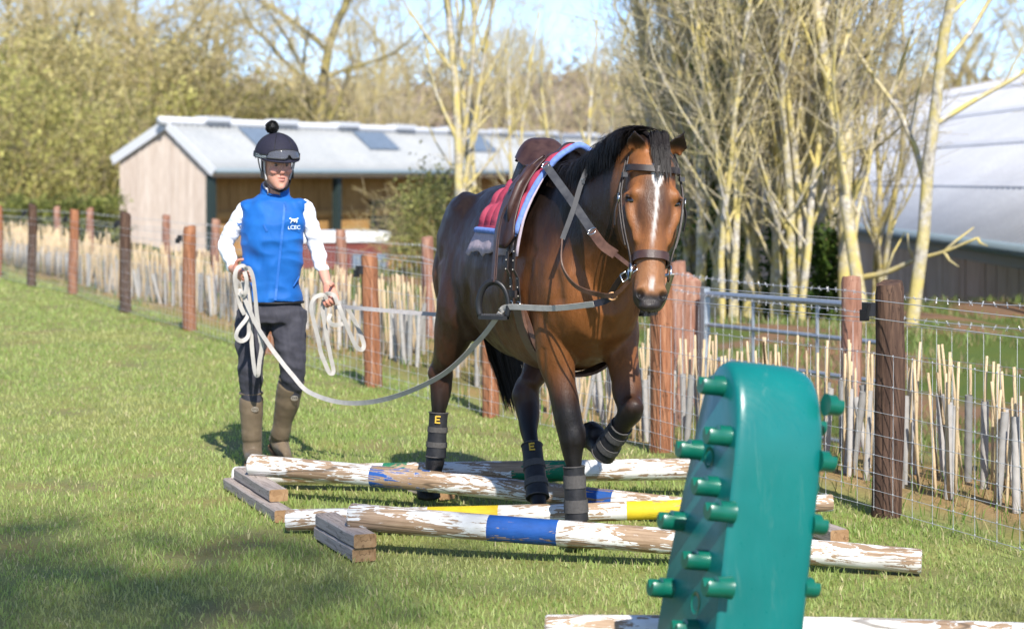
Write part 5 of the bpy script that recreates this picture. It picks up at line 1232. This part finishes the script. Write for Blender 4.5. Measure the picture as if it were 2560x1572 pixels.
class Grow:
    def __init__(s, seed): s.g = random.Random(seed); s.big = MB(); s.small = MB(); s.ends = []
    def branch(s, p, d, L, r, lv, maxlv, spec):
        g = s.g; n = max(3, int(3+L*spec.get('seg', 1.6))) if lv < 2 else 3
        pts = [p]; rad = [r]; q = p.copy(); d = d.normalized()
        for i in range(n):
            d = (d+Vector((g.gauss(0, 1), g.gauss(0, 1), g.gauss(0, .6)))*spec['wob']*(1+.4*lv)+Vector((0, 0, spec['up'][min(lv, len(spec['up'])-1)]))).normalized()
            q = q+d*(L/n); pts.append(q.copy()); rad.append(max(r*(1-(i+1)/n*(.62 if lv < 1 else .8)), spec['rmin']))
        (s.big if lv <= 1 else s.small).tube(pts, rad, 7 if lv == 0 else (5 if lv == 1 else 3), cap=False)
        if lv >= maxlv: s.ends.append((pts[-1], d)); return
        nc = spec['n'][min(lv, len(spec['n'])-1)]; nc = max(1, int(round(nc*(g.uniform(.8, 1.2)))))
        for k in range(nc):
            f = lerp(spec['from'][min(lv, len(spec['from'])-1)], 1, (k+g.random())/nc); i = min(int(f*n), n-1); t_ = f*n-i
            b = pts[i].lerp(pts[i+1], t_); ax = (pts[i+1]-pts[i]).normalized(); o_ = ax.orthogonal().normalized(); o_ = Matrix.Rotation(g.uniform(0, 6.283), 3, ax) @ o_
            an = g.uniform(*spec['ang'][min(lv, len(spec['ang'])-1)]); dd = ax*math.cos(an)+o_*math.sin(an)
            s.branch(b, dd, L*g.uniform(*spec['len'][min(lv, len(spec['len'])-1)])*(1.1-.45*f), max(rad[i]*g.uniform(.4, .62), spec['rmin']), lv+1, maxlv, spec)
        s.ends.append((pts[-1], d))
def leaves_np(name, centers, size, cols, g, n_each, spread, mat):
    """clouds of small leaf faces round the given points"""
    C = np.repeat(np.asarray(centers, np.float32), n_each, 0); n = len(C)
    P_ = C+g.normal(0, 1, (n, 3)).astype(np.float32)*np.asarray(spread, np.float32)
    a = g.normal(0, 1, (n, 3)); a /= np.linalg.norm(a, axis=1, keepdims=True); b = np.cross(a, g.normal(0, 1, (n, 3))); b /= np.linalg.norm(b, axis=1, keepdims=True)
    s_ = size*g.uniform(.6, 1.35, (n, 1)); V_ = np.stack([P_-a*s_, P_+b*s_*.5, P_+a*s_, P_-b*s_*.5], 1).astype(np.float32)
    me = bpy.data.meshes.new(name); me.vertices.add(n*4); me.vertices.foreach_set('co', V_.ravel()); me.loops.add(n*4); me.loops.foreach_set('vertex_index', np.arange(n*4, dtype=np.int32)); me.polygons.add(n); me.polygons.foreach_set('loop_start', np.arange(n, dtype=np.int32)*4); me.update(calc_edges=True)
    k = g.random((n, 1)); tone = np.repeat(g.uniform(.4, 1.3, (len(centers), 1)), n_each, 0); c = (np.array(cols[0])*(1-k)+np.array(cols[1])*k)*tone; paint(me, np.repeat(np.clip(c, 0, 1), 4, 0)); me.materials.append(mat); return me
def proto(gw, mt, mtw, leaf=None):
    out = []
    for nm, mb_, m_ in (('trunk', gw.big, mt), ('crown', gw.small, mtw)):
        me = mb_.mesh(nm); me.materials.append(m_); me.polygons.foreach_set('use_smooth', [True]*len(me.polygons)); out.append((nm, me))
    if leaf is not None: out.append(('foliage', leaf))
    return out
def plant(pr, loc, rz, sc_, label, cat='tree', group=None, name='tree', tilt=(0, 0)):
    e = empty(name, loc, rz, label, cat, group); e.rotation_mode = 'ZYX'; e.rotation_euler = (tilt[0], tilt[1], rz); e.scale = (sc_, sc_, sc_)
    for nm, me in pr:
        o = bpy.data.objects.new(nm, me); COL.objects.link(o); o.parent = e
    return e
ASH = dict(wob=.06, up=(.03, .11, .08, .04), rmin=.0035, n=(15, 6, 5, 3), ang=((.3, .75), (.3, .85), (.4, 1.1)), len=((.2, .42), (.35, .6), (.4, .7)), seg=1.3)
ASH['from'] = (.14, .2, .2)
def ash(seed, H=7.5, r=.085, stems=1, lv=3, sp=None):
    gw = Grow(seed)
    for k in range(stems):
        d = Vector((gw.g.gauss(0, .05), gw.g.gauss(0, .05), 1)); gw.branch(Vector((gw.g.uniform(-.12, .12)*(stems > 1), gw.g.uniform(-.12, .12)*(stems > 1), -.3)), d, H*gw.g.uniform(.85, 1.05), r*gw.g.uniform(.75, 1.1), 0, lv, sp or ASH)
    return proto(gw, M['bark_lichen'], M['bark_twig'])
SPARSE = dict(ASH, n=(8, 4, 3), wob=.05); SPARSE['from'] = (.3, .3, .3); SPREAD = dict(ASH, n=(13, 6, 5), ang=((.6, 1.15), (.35, .9), (.4, 1.1)), len=((.3, .5), (.35, .6), (.4, .7)), up=(.03, .05, .05, .03)); SPREAD['from'] = (.22, .2, .2)
ASHES = [ash(31, 7.5, .08), ash(47, 7, .065, 3), ash(53, 8, .095), ash(68, 7, .055, 3), ash(75, 7.5, .075, 1, 3, SPARSE), ash(83, 7, .06, 2, 3, SPARSE), ash(95, 7, .085, 1, 3, SPREAD)]
def tbase(xd, Y): x = (xd*S-1280)/FPX*Y; return Vector((x, Y, gz1(x, Y)-.05))
ORD = ['first', 'second', 'third', 'fourth', 'fifth', 'sixth', 'seventh', 'eighth', 'ninth', 'tenth', 'eleventh', 'twelfth', 'thirteenth', 'fourteenth', 'fifteenth', 'sixteenth', 'seventeenth', 'eighteenth']
RT = [(1668, 24, 1, .9), (1705, 21.5, 0, .9), (1742, 23.5, 3, 1.0), (1782, 22, 2, .95), (1812, 24.5, 1, 1.0), (1852, 21.5, 3, 1.0), (1888, 23, 0, 1.0), (1925, 21, 1, .9), (1962, 24.5, 2, .95), (1995, 22, 0, 1.05), (2042, 21.2, 2, 1.15), (2085, 20.6, 0, 1.2), (2195, 20.2, 6, 1.1), (2600, 21, 5, .9), (1725, 28, 3, .9), (1795, 29, 1, .95), (1865, 27, 3, .9), (1685, 22.5, 2, .8), (1762, 20.8, 1, .8), (1835, 23.8, 0, .9), (1905, 25.5, 3, .95), (1945, 22.8, 0, .85), (2015, 24, 1, .95), (2110, 24.5, 3, .8), (1650, 26, 3, .85)]
for i, (xd, Y, k, sc_) in enumerate(RT):
    nm = 'lichen covered bare tree, %s from the left in the row before the right white roof' % ORD[min(i, 13)]
    if i > 13: nm = ['slim bare tree in the back of the tree row, nearest the horse head', 'slim bare tree in the back of the tree row, middle one', 'slim bare tree in the back of the tree row, nearest the right barn', 'short thin bare tree just left of the tall ivy column', 'thin many stemmed bare tree just right of the tall ivy column', 'thin bare tree between the left and middle of the tree row', 'many stemmed bare tree right of the low ivy clump', 'thin bare tree left of the small ivy clump', 'many stemmed bare tree left of the thick yellow trunks', 'low many stemmed bare tree right of the thick yellow trunks', 'many stemmed bare tree at the left end of the tree row'][i-14]
    if xd == 2195: nm = 'pale leaning bare trunk standing right of the tree row before the white barn'
    plant(ASHES[k], tbase(xd, Y), rnd.uniform(0, 6.28), sc_, nm, 'tree', 'bare trees before the right barn', tilt=(0, .17 if xd == 2195 else rnd.uniform(-.04, .05)))
for i, (xd, Y, k, sc_) in enumerate([(1068, 30, 5, .95), (1120, 29, 4, 1.1), (1150, 31, 5, .85), (1260, 34, 5, .8), (1370, 36, 4, .8), (1455, 33, 5, .9), (1560, 30, 4, .8), (1620, 27, 5, .8), (905, 92, 1, 1.7), (985, 96, 3, 1.6), (1190, 100, 1, 1.7), (1300, 98, 3, 1.6), (1400, 102, 0, 1.6), (1490, 97, 1, 1.6)]):
    plant(ASHES[k], tbase(xd, Y), rnd.uniform(0, 6.28), sc_, ('slender bare tree with yellow lichen, %s from the left behind the horse' % ORD[i]) if i < 8 else ('twiggy bare tree rising behind the stable roof, %s from the left' % ORD[i-8]), 'tree', 'slender bare trees behind the horse', tilt=(0, rnd.uniform(-.03, .05)))
# low lichen covered bough reaching right across the dark barn wall
bq = [at(2070, 668, 20.8), at(2130, 655, 20.6), at(2200, 625, 20.4), at(2270, 605, 20.2), at(2350, 572, 20.0)]
bow = empty('fallen_bough', bq[0], 0, 'thick yellow lichen bough reaching right across the dark barn wall', 'branch'); mb = MB()
mb.tube(bez([p-bq[0] for p in bq], 20), [.034-.0011*i for i in range(21)], 7)
for p, d in ((bq[1], (.3, 0, .8)), (bq[2], (-.25, 0, .5)), (bq[3], (.5, 0, .45)), (bq[3], (.2, 0, -.35)), (bq[4], (.1, 0, -.2))): mb.tube([p-bq[0], p-bq[0]+Vector(d)*.25, p-bq[0]+Vector(d)*.5+Vector((.05, 0, .02))], [.02, .014, .006], 5)
mb.build('limb', bark('heavy_lichen', [(.30, .26, .18), (.5, .45, .32)], (.48, .39, .15), .02), bow, smooth=True)
# ivy on some trunks
for i, (xd, Y, h0, h1, rr) in enumerate([(1738, 22.8, -.4, 2.9, .26), (1880, 22.2, -.4, 1.0, .16), (1690, 24.5, -.5, 1.2, .4), (1985, 21.6, -.4, .9, .16)]):
    b = tbase(xd, Y); ng = np.random.default_rng(40+i); zc = ng.uniform(h0, h1, 150); c = np.stack([ng.normal(0, rr*.42, 150), ng.normal(0, rr*.42, 150), zc-b.z], 1)
    me = leaves_np('ivy', c, .035, ((.035, .075, .014), (.16, .24, .045)), ng, 22, (.07, .07, .09), M['leaf'])
    e = empty('ivy', b, 0, ['tall ivy column climbing the trunks right of the horse head', 'low dark ivy clump among the middle trunks', 'broad ivy thicket left of the trunk row', 'small ivy clump beside the thick yellow trunks'][i], 'ivy', 'ivy on the tree row'); o = bpy.data.objects.new('foliage', me); COL.objects.link(o); o.parent = e
    mb = MB(); mb.tube([(0, 0, -.2), (.03, 0, .8), (0, .02, max(.9, h1-b.z))], [.03, .02, .01], 5); mb.build('stem', M['bark_oak'], e)
# big oaks and yellow green thicket on the left
OAK = dict(wob=.11, up=(.02, .03, .02, .0, 0), rmin=.012, n=(9, 7, 6, 4), ang=((.5, 1.15), (.5, 1.1), (.5, 1.2)), len=((.5, .8), (.45, .7), (.4, .65)), seg=.8); OAK['from'] = (.28, .25, .25)
def oak(seed, H=11, r=.36):
    gw = Grow(seed); gw.branch(Vector((0, 0, -.4)), Vector((gw.g.gauss(0, .08), gw.g.gauss(0, .08), 1)), H, r, 0, 4, OAK); return proto(gw, M['bark_oak'], M['twig_oak'])
OAKS = [oak(5), oak(17, 10, .42), oak(29, 12, .33)]
for i, (xd, Y, k, sc_, lb) in enumerate([(-60, 92, 0, 1.1, 'spreading bare oak at the far left edge'), (120, 95, 2, 1.0, 'bare oak behind the left thicket, second from the left edge'), (340, 88, 0, 1.0, 'bare oak with yellowish trunk above the left thicket'), (512, 84, 1, 1.0, 'stout dark bare oak rising straight behind the stable roof'), (705, 82, 2, 1.05, 'spreading bare oak with long yellow limbs right of the helmet'), (880, 100, 1, .8, 'smaller bare oak right of the spreading oak'), (250, 105, 1, 1.15, 'tall bare oak in the back of the left wood'), (600, 108, 0, 1.1, 'pale bare oak far behind the walking person'), (1020, 130, 2, 1.0, 'distant bare oak above the stable roof middle'), (2400, 110, 1, 1.0, 'distant bare oak above the right barn roof'), (2480, 90, 0, .9, 'bare oak behind the right barn at the picture edge'), (1780, 105, 2, 1.0, 'distant bare oak seen between the tree row trunks'), (2050, 120, 0, 1.1, 'far bare oak seen above the tree row middle'), (1560, 125, 1, 1.0, 'far bare oak above the horse ears'), (40, 110, 2, 1.2, 'far bare oak between the two leftmost oaks'), (430, 112, 2, 1.2, 'far bare oak left of the stout dark oak'), (1120, 140, 0, 1.0, 'far pale oak above the stable roof, right of its middle'), (1255, 135, 2, 1.0, 'far pale oak above the saddle'), (1410, 142, 1, 1.0, 'far pale oak above the horse mane'), (1700, 100, 0, .9, 'far oak behind the tall ivy column'), (2250, 105, 2, 1.0, 'far oak above the right barn roof beside the leaning trunk'), (-260, 100, 1, 1.1, 'bare oak beyond the far left edge of the thicket'), (-480, 98, 0, 1.1, 'outermost bare oak beyond the left thicket'), (780, 118, 0, 1.1, 'far bare oak right of the spreading limbs')]):
    plant(OAKS[k], tbase(xd, Y), rnd.uniform(0, 6.28), sc_, lb, 'tree', 'large bare oaks')
def bush(seed, W_=2.6, H=5.5, cols=((.44, .39, .13), (.72, .64, .26)), n=150, ne=26, size=.09, dens=.34):
    g = np.random.default_rng(seed); ph = g.uniform(0, 6.283, n); zz = g.random(n)**.8; rr = W_*np.sqrt(g.random(n))*np.sin(np.pi*np.clip(.12+.80*zz, 0, 1))**.6
    c = np.stack([np.cos(ph)*rr, np.sin(ph)*rr, .3+zz*H], 1); me = leaves_np('foliage', c, size, cols, g, ne, (dens, dens, dens), M['leaf'])
    gw = Grow(seed)
    for k in range(9): gw.branch(Vector((gw.g.uniform(-.15, .15)*W_, gw.g.uniform(-.15, .15)*W_, -.3)), Vector((gw.g.gauss(0, .28), gw.g.gauss(0, .28), 1)), H*gw.g.uniform(.8, 1.08), min(.06, .0035*H*H), 0, 2, dict(OAK, wob=.09, rmin=.0018*H, n=(6, 4)))
    return proto(gw, M['bark_oak'], M['twig_oak'], me)
BUSH = [bush(1), bush(2, 3.0, 4.6, ((.38, .37, .11), (.66, .61, .22))), bush(3, 2.4, 6.4, ((.46, .39, .16), (.72, .64, .30)))]
BP = [(-40, 70, 1, 1.0), (60, 76, 0, 1.1), (30, 64, 1, .8), (150, 72, 2, .95), (235, 66, 1, .85), (250, 80, 0, 1.15), (340, 76, 1, 1.1), (420, 80, 2, 1.05), (500, 82, 0, 1.0), (590, 84, 1, 1.15), (660, 86, 2, .9), (740, 88, 0, .95), (830, 92, 1, .9), (130, 88, 2, 1.2), (400, 92, 0, 1.3), (-200, 74, 0, 1.1), (-380, 72, 2, 1.1), (-560, 76, 1, 1.2)]
for i, (xd, Y, k, sc_) in enumerate(sorted(BP)):
    plant(BUSH[k], tbase(xd, Y), rnd.uniform(0, 6.28), sc_*1.22, 'yellow green leafing thicket shrub left of and behind the stable, %s planted' % ORD[i] if False else 'yellow green leafing sallow in the left thicket, %s counted from %s' % (ORD[i], 'the left edge'), 'shrub', 'shrubs of the left thicket', 'thicket_shrub')
GB = bush(9, .62, 2.0, ((.24, .255, .07), (.52, .50, .18)), 90, 26, .045, .20)
plant(GB, tbase(1005, 31)+Vector((0, 0, -.3)), 1, .72, 'green bushy shrub in front of the stable beside the horse rump', 'shrub', None, 'shrub'); plant(GB, tbase(1045, 33)+Vector((0, 0, -.4)), 2.4, .9, 'green shrub half hidden behind the horse rump', 'shrub', None, 'shrub')
plant(GB, tbase(1650, 27)+Vector((0, 0, -.5)), 4, .8, 'low green shrub behind the horse head and gate post', 'shrub', None, 'shrub')
# clipped hedge beyond the left fence
ng = np.random.default_rng(77); n = 300; c = np.stack([ng.uniform(-1.25, 1.25, n), ng.uniform(-.6, .6, n), ng.uniform(.1, 1.9, n)], 1)
me = leaves_np('foliage', c, .055, ((.10, .13, .03), (.34, .35, .10)), ng, 34, (.12, .12, .10), M['leaf']); e = empty('clipped_hedge', tbase(160, 47), -.1, 'clipped green hedge left of the stable beyond the fence posts', 'hedge')
o = bpy.data.objects.new('foliage', me); COL.objects.link(o); o.parent = e; e.location.z = at(175, 468, 47).z-1.95
mb = MB(); mb.box((0, 0, .2), (2.3, .7, 1.5)); mb.build('inner_block', plain('hedge_core', (.035, .035, .014), .95, .05), e)  # one solid dark box filling the inside of the foliage
e2 = e.copy(); COL.objects.link(e2); e2.location = tbase(-90, 46); e2.location.z = at(0, 480, 44).z-1.95; e2['label'] = 'clipped green hedge at the far left edge beyond the fence'
for ch in list(e.children): q = ch.copy(); COL.objects.link(q); q.parent = e2
# distant brown wood on the hill
ng = np.random.default_rng(8); n = 5200; yy_ = 125*(3.6**ng.random(n)); xx_ = (ng.random(n)-.5)*yy_*.75; zz_ = gz(xx_, yy_)
hgt = ng.uniform(3, 7, n); c = np.stack([xx_, yy_, zz_+hgt*.55], 1)
me = leaves_np('distant_wood', c, .5, ((.34, .26, .19), (.58, .46, .35)), ng, 32, (1.6, 1.6, 2.0), M['leaf'])
o = bpy.data.objects.new('distant_wood', me); COL.objects.link(o); tag(o, 'brown leafless wood covering the distant hill', 'wood', kind='stuff')

# ================================================================ buildings
def board_mat(name, cols, z=1.0):
    t = NT(name, .85, .15); r = t.info(); a = t.noise(3, 5, .6, t.mapped((9, 9, .6)), .4)
    c = t.ramp(a, [(.25, cols[0]), (.5, cols[1]), (.8, cols[2])]); t.color(t.mix(t.ramp(r, [(0, (.0, .0, .0)), (1, (.55, .55, .55))]), c, t.mix(1, c, (.72, .68, .66), 'MULTIPLY'))).bump(a, .3, .01); return t.m
M['clad_grey'] = board_mat('silvered_cladding', [(.42, .33, .26), (.60, .50, .42), (.74, .66, .58)])
M['clad_warm'] = board_mat('warm_timber', [(.22, .12, .045), (.44, .25, .09), (.58, .36, .15)])
M['clad_dark'] = board_mat('dark_cladding', [(.36, .265, .19), (.55, .42, .32), (.64, .52, .42)])
t = NT('fibre_cement', .8, .2); a = t.noise(.7, 5, .6); b = t.noise(9, 4, .6); t.color(t.mix(t.ramp(a, [(.35, (0, 0, 0)), (.7, (.6, .6, .6))]), t.ramp(b, [(.3, (.33, .34, .34)), (.7, (.41, .415, .41))]), (.28, .295, .30))); M['fibre'] = t.m
t = NT('white_roof', .75, .25); a = t.noise(.5, 5, .65); b = t.noise(6, 4, .7, t.mapped((.3, 3, 3))); t.color(t.mix(t.ramp(a, [(.3, (.55, .55, .55)), (.6, (0, 0, 0))]), t.ramp(b, [(.3, (.50, .50, .51)), (.7, (.60, .60, .61))]), (.40, .40, .42))); M['white_roof'] = t.m
M['rooflight'] = plain('rooflight', (.14, .18, .23), .35, .5, 0, .15, 4); M['green_steel'] = plain('green_steel', (.022, .036, .034), .6, .3); M['gutter'] = plain('grey_gutter', (.17, .22, .25), .5, .4); M['dark_in'] = plain('dark_interior', (.012, .013, .016), .8)
M['white_trim'] = plain('white_trim', (.52, .53, .55), .6, .3)
# ---- stable on the left
BC = Vector((at(510, 405, 60).x, 60, 0)); ba = Vector((.5, .866, 0)); GW, RT_, LB = 3.63, 1.70, 29.5
zE, zR, zL, zG = 1.81, 3.17, 2.17, -1.9
st = empty('stable_block', (BC.x, BC.y, zG), math.atan2(ba.y, ba.x), 'timber clad stable with pale corrugated roof behind the walking person', 'building')   # local x along front, y to the back
h0 = -zG
def roofz(y): return h0+(lerp(zE, zR, y/RT_) if y < RT_ else lerp(zR, zL, (y-RT_)/(GW-RT_)))
nb = 24; bw_ = GW/nb
for k in range(nb):
    y0, y1 = k*bw_+.012, (k+1)*bw_-.012; mb = MB(); x_ = rnd.uniform(-.01, .01)
    v = [(x_, y0, -.3), (x_, y1, -.3), (x_, y1, roofz(y1)-.06), (x_, y0, roofz(y0)-.06)]; mb.loft([v, [(p[0]+.04, p[1], p[2]) for p in v]]); mb.build('board', M['clad_grey'], st)
def corr(name, x0, x1, y0, z0_, y1, z1_, pitch, amp, mat, parent, th=.02):
    mb = MB(); n = int((x1-x0)/pitch*4); up_ = Vector((0, -(z1_-z0_), y1-y0)).normalized()
    if up_.z < 0: up_ = -up_
    mb.grid(lambda i, j: Vector((lerp(x0, x1, i), lerp(y0, y1, j), lerp(z0_, z1_, j)))+up_*(amp*math.sin(2*math.pi*(i*(x1-x0))/pitch)), n, 3)
    return put(name, modded(mb, [('SOLIDIFY', dict(thickness=th, offset=-1))], name), mat, parent)
sl = (zR-zE)/RT_
ro = corr('roof', -.10, LB, -.12, h0+zE-.12*sl+.06, RT_+.02, h0+zR+.06, .30, .03, M['fibre'], st)
corr('roof', -.10, LB, GW+.15, h0+zL-.15*(zR-zL)/(GW-RT_)+.06, RT_+.02, h0+zR+.06, .30, .03, M['fibre'], st)
mb = MB(); mb.tube([(-.4, RT_, h0+zR+.10), (LB+.02, RT_, h0+zR+.10)], .13, 10); mb.build('ridge_cap', M['white_trim'], ro, smooth=True)
for x_ in np.arange(2.2, LB, 3.6):
    mb = MB(); mb.box((x_, RT_, h0+zR+.20), (1.2, .5, .16)); mb.build('ridge_vent', M['white_trim'], ro)
for y0, z0_, y1, z1_ in ((-.16, zE-.16*sl, RT_, zR), (RT_, zR, GW+.2, zL-.2*(zR-zL)/(GW-RT_))):
    mb = MB(); mb.ribbon([(-.12, y0, h0+z0_+.0), (-.12, y1, h0+z1_+.0)], Vector((0, 0, .16)), .05); mb.build('barge_board', M['white_trim'], st)
for x_ in (3.2, 9.6, 16.5, 23.0):
    y0, y1 = .75, 1.5; mb = MB(); q = lambda y_, dx: Vector((x_+dx, y_, h0+zE+sl*y_+.115)); mb.loft([[q(y0, 0), q(y0, 1.9), q(y1, 1.9), q(y1, 0)], [p+Vector((0, 0, .02)) for p in (q(y0, 0), q(y0, 1.9), q(y1, 1.9), q(y1, 0))]]); mb.build('rooflight', M['rooflight'], ro)
mb = MB(); mb.tube([(-.1, -.2, h0+zE-.10*sl), (LB, -.2, h0+zE-.10*sl)], .085, 8); mb.build('gutter', M['gutter'], st, smooth=True)
mb = MB(); mb.box((LB/2, 0.05, h0+zE-.16), (LB, .12, .22)); mb.build('eaves_beam', M['clad_dark'], st)
for x_ in np.arange(.1, LB, 6.6):
    mb = MB(); mb.box((x_, .12, (h0+zE-.2)/2), (.22, .22, h0+zE-.2)); mb.build('stanchion', M['green_steel'], st)
YB = .95
for k in range(60):
    x0 = .1+k*.48; mb = MB(); mb.box((x0+.23, YB+rnd.uniform(-.01, .01), roofz(YB)/2-.1), (.455, .04, roofz(YB)-.1)); mb.build('inner_board', M['clad_warm'], st)
for z_ in (1.1, 2.25):
    mb = MB(); mb.box((LB/2, YB-.09, z_), (LB-.2, .1, .2)); mb.build('inner_rail', M['clad_warm'], st)
mb = MB(); mb.box((11.2, YB-.06, 1.75), (2.6, .09, 1.5)); mb.build('hatch_shade_panel', M['dark_in'], st)  # solid near-black slab; the shade inside the hatch opening is its colour
mb = MB()
for dx, dz, w_, h_ in ((-1.35, 0, .14, 1.7), (1.35, 0, .14, 1.7), (0, .82, 2.8, .14), (0, -.8, 2.8, .12)): mb.box((11.2+dx, YB-.10, 1.75+dz), (w_, .1, h_))
mb.build('hatch_frame', M['green_steel'], st)
for x_ in (4.9, 14.2):
    mb = MB(); mb.box((x_, YB/2, .9), (.08, YB, 1.8)); mb.build('partition', M['clad_warm'], st)
mb = MB(); mb.box((LB-.03, GW/2, h0/2+.6), (.06, GW, h0+zE)); mb.build('end_wall', M['clad_grey'], st)
mb = MB(); mb.box((LB/2, GW-.03, (h0+zL)/2), (LB, .06, h0+zL-.2)); mb.build('back_wall', M['clad_grey'], st)
# ---- long barn on the right
bz = -2.2; bn = empty('long_barn', (6.85, 18, bz), R(90.6), 'long dark timber barn with white corrugated roof at the right', 'building')   # local x runs away from the viewer, y to the left (picture)
hE = .66-bz; hR2 = 4.02-bz; LN = 57.0
for k in range(96):
    mb = MB(); x0 = k*.30; mb.box((x0+.15, .02+rnd.uniform(-.008, .008), hE/2-.05), (.282, .04, hE-.1)); mb.build('board', M['clad_dark'], bn)
mb = MB(); mb.box((28.8+(LN-28.8)/2, 0, hE/2-.05), (LN-28.8, .05, hE-.1)); mb.build('far_wall', M['clad_dark'], bn)
r2 = corr('roof', -.4, LN, .35, hE-.05, -6.1, hR2, .34, .035, M['white_roof'], bn); corr('roof', -.4, LN, -12.4, hE+.2, -6.1, hR2, .34, .035, M['white_roof'], bn)
for fr in (.22, .45, .68, .9):
    y_, z_ = lerp(.35, -6.1, fr), lerp(hE-.05, hR2, fr); mb = MB(); mb.ribbon([(-.4, y_, z_+.055), (LN, y_, z_+.055)], Vector((0, -.09, .047)), .03); mb.build('sheet_lap', M['white_roof'], r2)
mb = MB(); mb.tube([(-.4, .44, hE-.06), (LN, .44, hE-.06)], .09, 8); mb.build('gutter', M['gutter'], bn, smooth=True)
mb = MB(); mb.box((LN/2, .06, hE-.22), (LN, .05, .25)); mb.build('fascia', M['gutter'], bn)
mb = MB(); mb.add([(-.05, 0, 0), (-.05, -12, 0), (-.05, -12, hE), (-.05, -6.1, hR2-.1), (-.05, 0, hE)], [(0, 1, 2, 3, 4)]); mb.add([(LN-.1, 0, 0), (LN-.1, -12, 0), (LN-.1, -12, hE), (LN-.1, -6.1, hR2-.1), (LN-.1, 0, hE)], [(4, 3, 2, 1, 0)]); mb.build('gable_wall', M['clad_dark'], bn)
# ---- maroon horse trailer
tc = at(800, 640, 40); tr_ = empty('horse_trailer', (tc.x, 40, -1.75), R(18), 'maroon horse trailer with white rounded roof parked by the stable', 'trailer'); maroon = plain('maroon_paint', (.17, .045, .035), .4, .5, 0, .15, 6); mb = MB()
def rr(x0, x1, z0, z1, r): return [(x0+r, z0), (x1-r, z0), (x1, z0+r), (x1, z1-r), (x1-r*.4, z1-r*.3), (x1-r, z1), (x0+r, z1), (x0+r*.4, z1-r*.3), (x0, z1-r), (x0, z0+r)]
mb.loft([[(x_, y_, z_) for x_, z_ in rr(-1.1, .95, .35, 2.01, .10)] for y_ in (-.8, .8)]); sharp(mb.build('body', maroon, tr_))
mb = MB(); mb.loft([[(x_, y_, z_) for x_, z_ in rr(-1.15-e_, 1.02+e_, 2.0, 2.20, .10)] for y_, e_ in ((-.84, -.05), (-.78, .02), (.78, .02), (.84, -.05))]); sharp(mb.build('roof', plain('white_grp', (.78, .78, .77), .35, .5), tr_))
mb = MB(); mb.box((.55, -.83, 1.62), (.7, .06, .28)); mb.build('window', M['rooflight'], tr_)
for x_ in (-.35, .35):
    mb = MB(); mb.tube([(x_, -.92, .3), (x_, -.72, .3)], .3, 16); sharp(mb.build('wheel', M['black_plastic'], tr_))
mb = MB(); mb.box((.3, -.86, .62), (1.5, .12, .05)); mb.build('mudguard', M['black_plastic'], tr_)
# ---- tree behind the viewer that dapples the grass
gw = Grow(91); gw.branch(Vector((0, 0, -.3)), Vector((.02, .0, 1)), 18, .3, 0, 2, dict(ASH, rmin=.01, n=(10, 5, 4), wob=.08))
ng = np.random.default_rng(12); cen = []
TP = Vector((1.6, -15, 0))
for i in range(17):
    gx_, gy_, tt_ = ng.uniform(-2.7, -.6), ng.uniform(5.6, 8.2), ng.uniform(23, 29)
    if i > 14: gx_, gy_ = ng.uniform(1.7, 2.6), ng.uniform(5.6, 6.8)
    q = Vector((gx_, gy_, 0))+sdir*tt_-TP; cen.append(tuple(q))
for q in cen[::2]: gw.big.tube([Vector((.1, .1, 9)), Vector(q)*.6+Vector((0, 0, 6)), Vector(q)], [.10, .06, .02], 5)
plant(proto(gw, M['bark_oak'], M['twig_oak'], leaves_np('foliage', cen, .09, ((.05, .08, .02), (.14, .18, .04)), ng, 170, (.42, .42, .34), M['leaf'])), TP, 0, 1.0, 'half evergreen tree standing behind the viewer to the right', 'tree')
